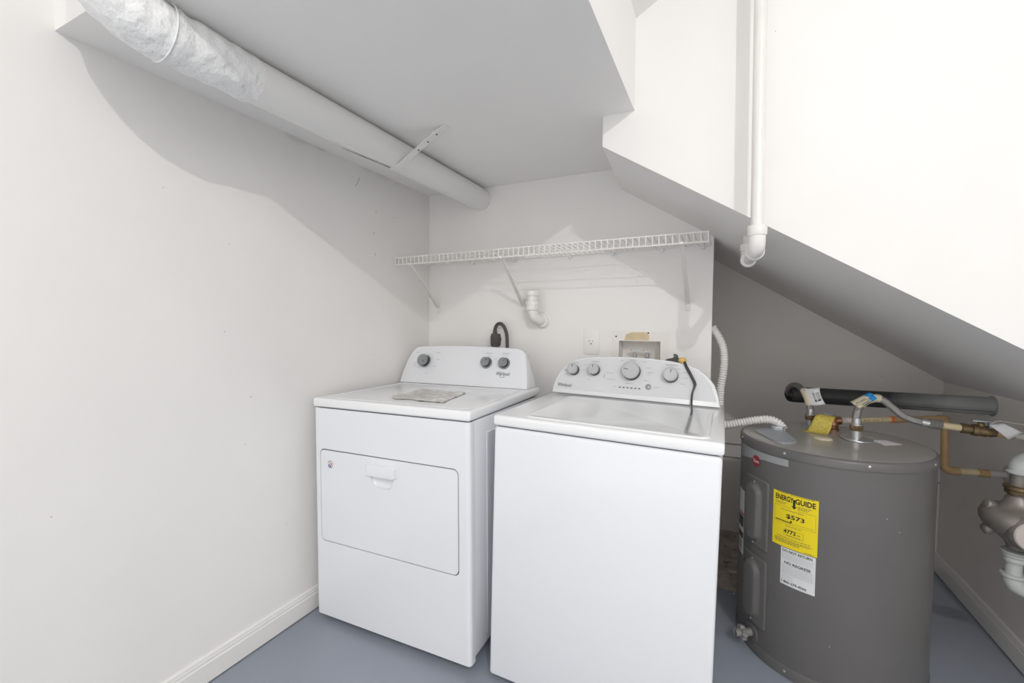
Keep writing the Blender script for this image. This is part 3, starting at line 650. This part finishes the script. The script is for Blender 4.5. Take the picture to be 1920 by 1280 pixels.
# access panels
for z0, z1 in ((.403, .663), (.110, .372)):
    a0, a1 = -160.0, -135.2; zc, hw, hh = (z0+z1)/2, math.radians(a1-a0)/2*TR, (z1-z0)/2; cr = .014
    def pm(u, v):
        vv = (v*2-1)*hh; d = abs(vv)-(hh-cr); wlim = hw-(cr-math.sqrt(max(0, cr*cr-d*d)) if d > 0 else 0)
        uu = (u*2-1)*wlim
        e = min(hw-abs(uu), hh-abs(vv)) if d <= 0 else min(wlim-abs(uu), hh-abs(vv))
        n = .001+.0045*min(1, max(0, e)/.004)
        # stadium boss
        bx, by = uu+.002, max(0, abs(vv)-.070); sd = .042-math.hypot(bx, by)
        t = min(1, max(0, sd/.016)); n += .016*t*t*(3-2*t)
        return cy((a0+a1)/2+math.degrees(uu/TR), zc+vv, n)
    bm = mk(); grid(bm, 34, 60, pm); pn = part(bm, 'access_panel', 'tank', wh, angle=60)
    for zz in (zc+hh-.018, zc-hh+.014):
        bm = mk(); lathe(bm, cy(-147.8, zz, .005), cydir(-147.8), [(.004, 0), (.0035, .0018), (0, .003)], 10); part(bm, 'panel_screw', 'zinc', pn)
# brand band and badge
bm = mk(); grid(bm, 30, 2, lambda u, v: cy(-172+49.3*u, (.708+.024*min(1, u*1.6)+ .008*u) + v*((.762+.002*u)-(.708+.024*min(1, u*1.6)+.008*u)), .0008)); bd = part(bm, 'brand_band', 'band', wh, 'pale grey band below the rim')
f = cmap(-147.7, .723, .0012)
bm = mk(); c0 = bm.verts.new(f(0, 0)); rim = [bm.verts.new(f(.0205*math.cos(2*PI*i/40), .021*math.sin(2*PI*i/40))) for i in range(40)]
for i in range(40): bm.faces.new((c0, rim[i], rim[(i+1) % 40]))
bg = part(bm, 'round_badge', 'red', bd, 'round dark red brand badge')
part(text_bm('Rheem', .030, .013, .01, lambda u, v: cmap(-147.7, .723, .0016)(u+.1*v, v)), 'badge_lettering', 'paper', bg)
# energy label
ea0, ea1, ez0, ez1 = -132.0, -104.9, .458, .648; eac = (ea0+ea1)/2; ew = math.radians(ea1-ea0)*TR
el = patch(ea0, ea1, ez0, ez1, .0007, 'yellow', 'energy_label', wh, label='yellow energy label')
g = cmap(eac, 0, .0012)
bm = text_bm('ENERGY', ew*.42, .019, .025, lambda u, v: g(-ew*.225+u, .6285+v)); merge(bm, text_bm('GUIDE', ew*.42, .019, .025, lambda u, v: g(ew*.235+u, .6285+v)))
rect_strip(bm, g, -.0035, .0035, .605, .632); bm.faces.new([bm.verts.new(g(u, v)) for u, v in ((-.010, .611), (0, .599), (.010, .611), (.0, .606))])
part(bm, 'label_title', 'black', el)
bm = mk(); merge(bm, text_bm('$573', .056, .017, .02, lambda u, v: g(.004+u, .568+v)))
part(bm, 'cost_lettering', 'black', el)
bm = mk(); merge(bm, text_bm('4773', .038, .0135, .02, lambda u, v: g(-.012+u, .515+v))); merge(bm, text_bm('kWh', .010, .005, 0, lambda u, v: g(.016+u, .512+v)))
part(bm, 'usage_lettering', 'black', el)
bm = mk(); rect_strip(bm, g, -.060, -.008, .5465, .5495, 6); bm.faces.new([bm.verts.new(g(u, v)) for u, v in ((-.004, .5555), (-.008, .547), (-.012, .5555))])
part(bm, 'cost_scale', 'black', el)
bm = mk()
def pline(u0, u1, z, h): rect_strip(bm, g, u0, u1, z-h/2, z+h/2, 5)
for z, u0, u1 in ((.6455, -.055, -.02), (.6455, -.012, .06), (.612, -.062, -.025), (.607, -.062, -.030), (.612, .012, .052), (.6075, .012, .044), (.603, .012, .04), (.589, -.042, .028), (.534, -.025, .024), (.503, -.022, .022), (.4915, -.052, .050), (.4845, -.060, .055), (.4805, -.060, .050), (.4765, -.060, .02), (.4725, -.058, .02), (.462, .035, .060)):
    x = u0
    while x < u1:
        l = random.uniform(.004, .011); pline(x, min(u1, x+l), z, .0016); x += l+.0018
for a, b in (((-.064, .599), (-.008, .599)), ((.010, .596), (.064, .596)), ((-.064, .541), (.064, .541)), ((-.030, .523), (.030, .523)), ((-.030, .500), (.030, .500)), ((-.008, .548), (.055, .548))): rect_strip(bm, g, a[0], b[0], a[1]-.0003, a[1]+.0003, 6)
for u, z0, z1 in ((-.064, .541, .599), (.064, .541, .596), (-.030, .500, .523), (.030, .500, .523), (.055, .545, .552)): rect_strip(bm, g, u-.0003, u+.0003, z0, z1)
part(bm, 'small_print', 'ink', el)['kind'] = 'stuff'
# return notice
ra0, ra1, rz0, rz1 = -125.8, -105.5, .326, .4555; rac = (ra0+ra1)/2; rw = math.radians(ra1-ra0)*TR
rl = patch(ra0, ra1, rz0, rz1, .0005, 'paper', 'return_notice', wh, label='white return notice below the yellow label')
g = cmap(rac, 0, .0010)
bm = text_bm('DO NOT RETURN', rw*.86, .0095, .02, lambda u, v: g(u-.002, .4465+v)); part(bm, 'notice_title', 'black', rl)
bm = mk(); merge(bm, text_bm('NO REGRESE', rw*.76, .0095, .02, lambda u, v: g(u, .4055+v))); part(bm, 'notice_second_title', 'black', rl)
bm = mk(); merge(bm, text_bm('1-866-279-4566', rw*.74, .0085, .02, lambda u, v: g(u-.010, .3375+v)))
part(bm, 'phone_lettering', 'black', rl)
bm = mk()
for z in [.4365-.0038*i for i in range(6)] + [.397-.0038*i for i in range(9)] + [.360, .355, .3485]:
    x = -rw*.45; end = rw*.45 if z > .362 else -rw*.1
    while x < end:
        l = random.uniform(.003, .009); pline(x, min(end, x+l), z, .0011); x += l+.0014
part(bm, 'notice_print', 'inkl', rl)['kind'] = 'stuff'
sl = patch(-176, -162.2, .325, .578, .0006, 'paper', 'rating_label', wh, label='white rating label at the left edge of the tank')
g = cmap(-169, 0, .0010); bm = mk()
rect_strip(bm, g, -.030, .034, .478, .488, 4); part(bm, 'rating_stripe', 'redl', sl)
bm = mk(); rect_strip(bm, g, -.028, .030, .43, .474, 4); rect_strip(bm, g, -.028, .030, .385, .41, 4)
for i in range(8): rect_strip(bm, g, -.028, .024-.002*(i % 3), .372-.005*i, .374-.005*i, 4)
part(bm, 'rating_print', 'ink', sl)['kind'] = 'stuff'
# drain valve
vo = cy(-148, .068); vd = cydir(-150)
bm = mk(); lathe(bm, vo, vd, [(.035, -.004), (.035, .003), (.033, .004), (0, .004)], 28); dv = part(bm, 'drain_valve', 'tank', wh)
bm = mk(); lathe(bm, vo, vd, [(.014, .002), (.014, .030), (.012, .031)], 18); part(bm, 'valve_stem', 'greypl', dv)
bm = mk(); x_, y_, _ = frame_of(vd)
ringo = [[vo+vd*h+(.0235+.0035*math.cos(8*2*PI*i/64))*k*(math.cos(2*PI*i/64)*x_+math.sin(2*PI*i/64)*y_) for i in range(64)] for k, h in ((.9, .028), (1, .030), (1, .044), (.9, .046))]
loft(bm, ringo); part(bm, 'valve_wheel', 'greypl', dv)
bm = mk(); lathe(bm, vo, vd, [(.013, .044), (.013, .064), (.010, .0645), (.009, .058), (0, .056)], 18); part(bm, 'valve_spout', 'greypl', dv)
# things on the top cover
bm = mk(); jl = smooth_path([Vector(p) for p in ((1.683, -.105, 0), (1.705, -.165, 0), (1.735, -.245, 0), (1.765, -.268, 0), (1.800, -.250, 0), (1.813, -.21, 0), (1.805, -.15, 0), (1.790, -.06, 0), (1.765, -.03, 0), (1.73, -.035, 0), (1.70, -.07, 0))], 3)
slab(bm, [(p.x, p.y) for p in jl], [], lambda u, v: (u, v, TZ), lambda u, v: (u, v, TZ+.004)); jc = part(bm, 'junction_plate', 'plate', top, 'pale grey metal junction plate')
bm = mk(); jb = rrect(1.742, 1.800, -.055, .005, .02); c_ = (1.771, -.025)
loft(bm, [[(c_[0]+(x-c_[0])*k, c_[1]+(y-c_[1])*k, z) for x, y in jb] for k, z in ((1, TZ+.003), (1, TZ+.012), (.94, TZ+.017), (.8, TZ+.018))]); part(bm, 'conduit_clamp', 'plate', jc)
bm = mk(); tube(bm, [(1.790, -.060, TZ+.003), (1.790, -.060, TZ+.022)], .003, 8); tube(bm, [(1.772, -.09, TZ+.003), (1.772, -.09, TZ+.009)], .005, 8); part(bm, 'clamp_screw', 'zinc', jc)
bm = mk(); lathe(bm, (1.909, -.12, TZ), (0, 0, 1), [(.030, 0), (.030, .001), (.027, .004), (.012, .0055), (0, .0056)], 28); part(bm, 'plastic_plug', 'paperold', top, 'cream plastic plug disc')
bm = mk(); lathe(bm, (2.022, -.07, TZ), (.04, -.06, 1), [(.050, .002), (.051, .004), (.050, .006), (.02, .010), (.018, .009)], 32); part(bm, 'steel_escutcheon', 'zinc', top)
bm = mk(); lathe(bm, (1.900, .103, TZ), (0, 0, 1), [(.034, 0), (.033, .003), (.02, .005)], 24); part(bm, 'steel_escutcheon', 'tank_lit', top)
bm = mk(); slab(bm, [(2.068, -.060), (2.091, -.133), (2.152, -.088), (2.118, -.040)], [], lambda u, v: (u, v, TZ+.0003), lambda u, v: (u, v, TZ+.0012)); part(bm, 'paper_sticker', 'paper', top, 'white paper sticker on the tank top')
bm = mk(); slab(bm, [(2.035, .0), (2.075, -.03), (2.09, -.012), (2.05, .02)], [], lambda u, v: (u, v, TZ+.0003), lambda u, v: (u, v, TZ+.001)); part(bm, 'worn_sticker', 'meterlid', top)
# nipples
for x, y, nm in ((1.900, .103, 'hot'), (2.020, -.07, 'cold')):
    bm = mk(); lathe(bm, (x, y, TZ), (0, 0, 1), [(.0165, 0), (.0165, .038), (.014, .040)], 20); part(bm, 'pipe_nipple', 'zinc', wh)
# relief valve
rv = thing('relief_valve', 'copper-brown relief valve with a yellow tag on the water heater top', 'valve', (1.978, .09, TZ))
bm = mk(); lathe(bm, (1.978, .09, TZ), (0, 0, 1), [(.020, 0), (.020, .004), (.017, .006), (.017, .016), (.020, .018), (.020, .026), (.017, .030), (.017, .050), (.012, .056), (0, .057)], 20); part(bm, 'valve_body', 'copper', rv)
bm = mk(); lathe(bm, (1.978, .09, TZ+.036), (1, .3, .06), [(.014, 0), (.017, .006), (.017, .026), (.015, .028)], 18); part(bm, 'outlet_port', 'copper', rv)
bm = mk(); loft(bm, [[Vector((1.965, .095, TZ+.058))+Vector((u, v*.3, -u*.25))+Vector((0, 0, h)) for u, v in ((-.020, -.02), (.055, -.02), (.055, .02), (-.020, .02))] for h in (0, .003)]); part(bm, 'test_lever', 'plate', rv)
tg = [Vector(p) for p in ((1.850, -.015, TZ+.002), (1.928, -.045, TZ+.003), (1.985, .050, TZ+.060), (1.932, .062, TZ+.064))]
def tagf(u, v):
    a = tg[0].lerp(tg[1], u); b = tg[3].lerp(tg[2], u); p_ = a.lerp(b, v)
    p_.z += -.016*math.sin(PI*min(1, v*1.6))*(1 if v < .625 else 0) + .012*math.sin(PI*max(0, (v-.5)/.5)) ; p_.z = max(p_.z, TZ+.0015); return p_
bm = mk(); grid(bm, 8, 20, tagf); o_ = part(bm, 'yellow_tag', 'yellowt', rv, 'curled yellow plastic tag')
md = o_.modifiers.new('thickness', 'SOLIDIFY'); md.thickness = .0012

# discharge pipe from the relief valve
dp = thing('discharge_pipe', 'cream and tan plastic discharge pipe running behind the water heater to the wall', 'pipe', (2.35, .2, .66))
A0, A1 = Vector((2.012, .10, .839)), Vector((2.353, .2, .862))
L = lambda t: A0.lerp(A1, t)
bm = mk(); tube(bm, [L(0), L(1)], .0112, 16); part(bm, 'upper_pipe', 'cpvc', dp)
for t0, t1, r_, m_ in ((-.03, .075, .0155, 'meterlid'), (.49, .525, .0135, 'orange'), (.525, .60, .0140, 'cpvcd'), (.60, .615, .0138, 'orange'), (.615, 1.0, .0122, 'cpvcd')):
    bm = mk(); tube(bm, [L(t0), L(t1)], r_, 16); part(bm, 'coupling' if r_ > .013 else 'stained_pipe', m_, dp)
bm = mk()
for i in range(16):
    t = .12+i*.018; p_ = L(t); 
    if i % 5 != 4: bm.faces.new([bm.verts.new(p_+Vector((du_, -.0106-.0004, dz_))) for du_, dz_ in ((0, -.001), (.0045, -.001), (.0045, .0025), (0, .0025))])
part(bm, 'pipe_print', 'ink', dp)['kind'] = 'stuff'
bm = mk(); tube(bm, smooth_path([L(.97), (2.362, .203, .860), (2.366, .203, .848), (2.366, .203, .83)], 5), .0150, 16); tube(bm, [(2.366, .203, .84), (2.368, .203, .70)], .0125, 16); part(bm, 'down_pipe', 'cpvcd', dp)
bm = mk(); tube(bm, smooth_path([(2.368, .203, .712), (2.368, .203, .690), (2.371, .203, .668), (2.386, .203, .656), (2.415, .203, .657)], 5), .0158, 16); part(bm, 'elbow', 'cpvcd', dp)
bm = mk(); tube(bm, [(2.41, .203, .657), (2.475, .203, .660)], .0125, 16); part(bm, 'lower_pipe', 'cpvc', dp)
bm = mk(); tube(bm, [(2.470, .203, .660), (2.500, .203, .661)], .0155, 16); part(bm, 'coupling', 'cpvcd', dp)
bm = mk(); tube(bm, [(2.498, .203, .661), (XR, .203, .662)], .0122, 16); part(bm, 'grey_stub', 'greylid', dp)
bm = mk(); lathe(bm, (XR, .203, .662), (-1, 0, 0), [(.038, 0), (.037, .004), (.020, .008)], 26); part(bm, 'wall_flange', 'greylid', dp)

# hot and cold flexible connectors
def nut(bm, o, d, r, h):
    x, y, d = frame_of(d); o = Vector(o)
    loft(bm, [[o+d*hh+r*k*(math.cos(PI/3*i)*x+math.sin(PI/3*i)*y) for i in range(6)] for k, hh in ((.93, 0), (1, .002), (1, h-.002), (.93, h))])
hc = thing('hot_water_connector', 'braided steel hose curling into the black insulation tube', 'hose', (1.900, .103, TZ))
bm = mk(); tube(bm, smooth_path([(1.899, .103, .862), (1.897, .103, .89), (1.889, .110, .920), (1.878, .14, .947), (1.865, .19, .962), (1.850, .24, .958), (1.840, .285, .935), (1.846, .31, .912), (1.875, .308, .905)], 6), .0128, 14); part(bm, 'braided_hose', 'steel', hc)
bm = mk(); nut(bm, (1.900, .103, TZ+.030), (0, 0, 1), .0205, .022); part(bm, 'nut', 'brass', hc)
bm = mk(); lathe(bm, (1.900, .103, TZ+.050), (0, 0, 1), [(.019, 0), (.019, .004), (.0145, .006), (.0145, .026), (.0125, .028)], 18); part(bm, 'crimp_sleeve', 'zinc', hc)
bm = mk(); tube(bm, [(1.868, .304, .906), (1.91, .302, .907)], .011, 14); part(bm, 'copper_end', 'copper', hc)
bm = mk(); tube(bm, [(1.8965, .103, .893), (1.889, .108, .922), (1.878, .135, .952)], .0150, 14); part(bm, 'tape_sleeve', 'paperold', hc, 'cream tape around the hose')
tq = [Vector(p) for p in ((1.872, .12, .958), (1.928, .090, .972), (1.948, .078, .905), (1.896, .088, .893))]
def tf(u, v):
    p_ = tq[0].lerp(tq[1], u).lerp(tq[3].lerp(tq[2], u), v); p_.y -= .010*math.sin(PI*u); p_.x += .006*math.sin(PI*v)*(-1 if u > .5 else .4); return p_
bm = mk(); grid(bm, 10, 8, tf); o_ = part(bm, 'paper_tag', 'paper', hc, 'white printed paper tag'); md = o_.modifiers.new('thickness', 'SOLIDIFY'); md.thickness = .0008
bm = mk()
for i in range(9):
    a, b = tf(.38, .30+i*.055), tf(.92-.02*(i % 3), .30+i*.055); m_ = tf(.65, .30+i*.055); h = .0009 if i < 8 else .004
    up = Vector((0, 0, h)); off = Vector((0, -.0013, 0))
    bm.faces.new([bm.verts.new(k+off) for k in (a-up, m_-up, b-up, b+up, m_+up, a+up)])
part(bm, 'tag_print', 'ink', o_)['kind'] = 'stuff'
cc = thing('cold_water_connector', 'braided steel hose with blue tape arching right from the water heater', 'hose', (2.020, -.07, TZ))
bm = mk(); tube(bm, smooth_path([(2.019, -.07, .868), (2.019, -.07, .893), (2.027, -.07, .925), (2.048, -.07, .951), (2.071, -.07, .962), (2.098, -.07, .955), (2.127, -.07, .929), (2.153, -.07, .905), (2.181, -.07, .892), (2.211, -.07, .886)], 6), .0128, 14); part(bm, 'braided_hose', 'steel', cc)
bm = mk(); nut(bm, (2.020, -.07, TZ+.034), (0, 0, 1), .0215, .022); part(bm, 'nut', 'brass', cc)
bm = mk(); lathe(bm, (2.020, -.07, TZ+.055), (0, 0, 1), [(.020, 0), (.020, .004), (.0145, .006), (.0145, .026), (.0125, .028)], 18); part(bm, 'crimp_sleeve', 'zinc', cc)
bm = mk(); tube(bm, [(2.207, -.07, .8865), (2.234, -.07, .8835)], .0145, 16); part(bm, 'end_sleeve', 'zinc', cc)
bm = mk(); tube(bm, smooth_path([(2.030, -.07, .932), (2.048, -.07, .951), (2.074, -.07, .962), (2.088, -.07, .960)], 4), .0150, 14); part(bm, 'tape_sleeve', 'paperold', cc, 'cream tape around the hose')
tq2 = [Vector(p) for p in ((1.994, -.085, .944), (2.040, -.085, .977), (2.066, -.092, .958), (2.024, -.090, .918))]
def tf2(u, v):
    p_ = tq2[0].lerp(tq2[1], u).lerp(tq2[3].lerp(tq2[2], u), v); p_.y -= .010*math.sin(PI*v)+.012*abs(math.sin(2*PI*v)); return p_
bm = mk(); grid(bm, 8, 12, tf2); o_ = part(bm, 'paper_tag', 'paperold', cc, 'folded cream paper tag'); md = o_.modifiers.new('thickness', 'SOLIDIFY'); md.thickness = .0008
bm = mk()
for u0, u1, v in ((.15, .35, .22), (.4, .75, .25), (.3, .8, .62), (.3, .7, .75), (.4, .8, .85)):
    off = Vector((0, -.0016, 0)); bm.faces.new([bm.verts.new(tf2(u, vv)+off) for u, vv in ((u0, v), (u1, v), (u1, v+.05), (u0, v+.05))])
part(bm, 'tag_print', 'ink', o_)['kind'] = 'stuff'
bm = mk(); grid(bm, 6, 10, lambda u, v: tf2(.86+.32*u, v)+Vector((0, -.0022, .001+.003*math.sin(6*v)))); o_ = part(bm, 'blue_tape', 'blue', cc, 'bright blue tape'); md = o_.modifiers.new('thickness', 'SOLIDIFY'); md.thickness = .0015
# shut-off assembly
sv = thing('shutoff_valve', 'brass shut-off valve on the cream pipe beside the right wall', 'valve', (2.36, -.07, .86))
B0, B1 = Vector((2.230, -.07, .8838)), Vector((XR, -.07, .855))
Lb = lambda t: B0.lerp(B1, t); xt = lambda x: (x-B0.x)/(B1.x-B0.x)
bm = mk()
k = []; 
for i in range(21): k.append(.0172 if i % 2 == 0 else .0158)
tube(bm, [Lb(xt(2.228+.0017*i)) for i in range(21)], k, 18); part(bm, 'ribbed_coupling', 'greypl', sv)
bm = mk(); tube(bm, [Lb(xt(2.26)), Lb(xt(2.325))], .0118, 16); part(bm, 'cream_pipe', 'cpvc', sv)
bm = mk(); xs = [2.312, 2.314, 2.330, 2.331, 2.340, 2.341, 2.356, 2.358, 2.378, 2.380, 2.392, 2.394, 2.402]; rs = [.0150, .0175, .0175, .0155, .0155, .0195, .0205, .0180, .0190, .0165, .0165, .0150, .0135]
tube(bm, [Lb(xt(x)) for x in xs], rs, 20)
lathe(bm, Lb(xt(2.364)), (0, 0, 1), [(.010, .010), (.010, .026), (.007, .028), (.005, .034)], 14); part(bm, 'valve_body', 'brass', sv)
bm = mk()
loft(bm, [[Lb(xt(2.364))+Vector((u, v, .032+h)) for u, v in ((-.024, -.008), (-.012, -.012), (.014, -.011), (.030, -.006), (.030, .006), (.014, .011), (-.012, .012), (-.024, .008))] for h in (0, .005)])
box(bm, Lb(xt(2.386))+Vector((-.004, -.008, .012)), Lb(xt(2.386))+Vector((.008, .008, .036)), .002, 1); part(bm, 'valve_handle', 'plate', sv)
bm = mk(); tube(bm, [Lb(xt(2.398)), Lb(xt(2.446))], .0122, 16); part(bm, 'tan_pipe', 'cpvcd', sv)
bm = mk(); tube(bm, [Lb(xt(2.444)), Lb(1)], .0112, 16); part(bm, 'pale_pipe', 'greylid', sv)
pt = [Vector(p) for p in ((2.372, -.100, .899), (2.405, -.105, .909), (2.446, -.115, .884), (2.416, -.110, .857))]
bm = mk(); grid(bm, 6, 6, lambda u, v: pt[0].lerp(pt[1], u).lerp(pt[3].lerp(pt[2], u), v)+Vector((0, -.006*math.sin(PI*v), 0))); o_ = part(bm, 'paper_tag', 'paper', sv, 'white diamond-shaped paper tag'); md = o_.modifiers.new('thickness', 'SOLIDIFY'); md.thickness = .0008
bm = mk(); tube(bm, smooth_path([(2.376, -.10, .901), (2.392, -.10, .914), (2.42, -.098, .912), (2.47, -.09, .906), (2.54, -.08, .899), (XR, -.075, .896)], 5), .0018, 6); part(bm, 'tag_string', 'meterlid', sv)

# ------------------------------------------------------------------ black insulation tube
ft = thing('foam_insulation_tube', 'long black foam pipe insulation running from above the heater to the right wall', 'pipe', (2.2, .32, .872))
F0, F1 = Vector((1.842, .300, .908)), Vector((2.549, .334, .908))
Fd = (F1-F0).normalized()
bm = mk()
nn = 28; rings = []
for t, r_ in ((0, .030), (.004, .034), (.02, .036), (.25, .036), (.5, .0358), (.75, .036), (1, .036)):
    c_ = F0.lerp(F1, t)
    x_ = Vector((0, 1, 0)); x_ = (x_-Fd*x_.dot(Fd)).normalized(); y_ = Fd.cross(x_)
    ring = []
    for i in range(nn):
        a = 2*PI*i/nn; rr_ = r_*(1-.10*math.exp(-((a-3.62)/.05)**2))
        cut = -.012*math.cos(a) if t < .03 else 0
        ring.append(c_+Fd*cut+rr_*(math.cos(a)*x_+math.sin(a)*y_))
    rings.append(ring)
loft(bm, rings, cap0=False); tube(bm, [F0+Fd*.002, F0+Fd*.06], .022, 16, caps=False); part(bm, 'foam_tube', 'foam2', ft, 'black foam with a pale dusty right end')
bm = mk(); tube(bm, [F0.lerp(F1, .55)+Vector((0, -.0325, -.0185)), F0.lerp(F1, .997)+Vector((0, -.0325, -.0185))], .0011, 5); part(bm, 'slit', 'dark', ft)
bm = mk(); lathe(bm, F1+Fd*.006, -Fd, [(.041, 0), (.041, .004), (.038, .007), (.036, .007)], 30); part(bm, 'end_ring', 'foamd', ft)

# ------------------------------------------------------------------ water meter with its pipes
wm = thing('water_meter', 'grey-brown bronze water meter on white pipes at the right wall', 'water meter', (2.44, -.13, .41))
MX, MY = 2.440, -.125
bm = mk(); lathe(bm, (MX, MY, .60), (0, 0, 1), [(.022, -.098), (.024, -.085), (.032, -.070), (.054, -.050), (.079, -.030), (.089, -.010), (.090, .008), (.084, .024), (.066, .036), (.045, .042), (.034, .058), (.030, .072), (.024, .080)], 36); part(bm, 'meter_body', 'meter', wm)
bm = mk(); rd = Vector((-.12, -1, -.04)).normalized(); ro_ = Vector((MX+.012, MY-.03, .580))
lathe(bm, ro_, rd, [(.060, 0), (.062, .03), (.058, .050), (.052, .058), (.050, .060), (0, .061)], 36); rg = part(bm, 'register_housing', 'meter', wm)
bm = mk(); lathe(bm, ro_, rd, [(.049, .060), (.050, .064), (.046, .068), (0, .069)], 36); part(bm, 'register_lid', 'meterlid', rg, 'pinkish grey register lid')
bm = mk(); lathe(bm, ro_+rd*.069+Vector((-.018, 0, .024)), rd, [(.008, 0), (.008, .002), (.005, .003), (.004, .001), (0, .001)], 16); part(bm, 'lid_hinge', 'zinc', rg)
for dz, dy in ((.040, .010), (-.055, .015)):
    bm = mk(); tube(bm, smooth_path([(MX-.050, MY+dy, .60+dz*.6), (MX-.068, MY+dy-.004, .60+dz*.9), (MX-.079, MY+dy-.006, .60+dz*1.0)], 4), [.020, .0195, .019, .0185, .018, .0175, .0165, .014, .006], 12); part(bm, 'bolt_lug', 'meter', wm)
for z, pr in ((.684, [(.026, 0), (.032, .002), (.033, .006), (.033, .012), (.030, .014), (.030, .016), (.036, .018), (.036, .026), (.030, .028), (.024, .028)]), (.462, [(.024, 0), (.029, .001), (.029, .014), (.026, .016), (.033, .018), (.033, .026), (.036, .030), (.034, .034), (.024, .036)])):
    bm = mk(); lathe(bm, (MX, MY, z), (0, 0, 1), pr, 28); part(bm, 'union_nut', 'brass' if z > .6 else 'pvcg', wm, 'brown union nut' if z > .6 else None)
bm = mk(); tube(bm, [(MX, MY, .66), (MX, MY, .758)], .0215, 20); part(bm, 'upper_nipple', 'meter', wm)
bm = mk(); lathe(bm, (MX, MY, .752), (0, 0, 1), [(.022, 0), (.031, .001), (.032, .005), (.029, .008), (.027, .012)], 24)
tube(bm, smooth_path([(MX, MY, .76), (MX, MY, .775), (MX+.006, MY, .790), (MX+.024, MY, .800), (MX+.05, MY, .802), (XR, MY, .802)], 5), .0255, 20); part(bm, 'upper_elbow', 'pvcg', wm, 'pale greenish white elbow')
bm = mk(); tube(bm, [(MX-.002, MY, .47), (MX-.004, MY, .405)], .0205, 20); part(bm, 'lower_nipple', 'pvcg', wm)
bm = mk(); lathe(bm, (MX-.004, MY, .410), (0, 0, 1), [(.021, .010), (.030, .009), (.031, .004), (.030, 0), (.026, -.003)], 24)
tube(bm, smooth_path([(MX-.004, MY, .412), (MX-.003, MY, .398), (MX+.004, MY, .382), (MX+.022, MY, .372), (MX+.05, MY, .370), (XR, MY, .370)], 5), .0245, 20); part(bm, 'lower_elbow', 'pvcg', wm)

# ------------------------------------------------------------------ debris on the raw floor
for i, (x, y, s, m_, lab) in enumerate(((1.600, .36, .016, 'foamd', 'dark curled chip on the raw floor beside the washer'), (1.628, .27, .020, 'paper', 'largest white paint chip on the raw floor beside the water heater'), (1.588, .25, .012, 'paperold', 'small tan chip on the raw floor beside the washer'), (1.63, .10, .006, 'paper', 'tiny white chip on the painted floor behind the drain valve'))):
    bm = mk(); pts = [(s*random.uniform(.6, 1.1)*math.cos(2*PI*k/7), s*.6*random.uniform(.6, 1.1)*math.sin(2*PI*k/7)) for k in range(7)]
    slab(bm, pts, [], lambda u, v: (x+u, y+v, .012+.3*abs(u) if y > .12 else .0005), lambda u, v: (x+u, y+v, (.014+.3*abs(u)) if y > .12 else .003))
    single(bm, 'paint_chip', m_, lab, 'paint chip', (x, y, .010 if y > .12 else 0), group='chips on the alcove floor')
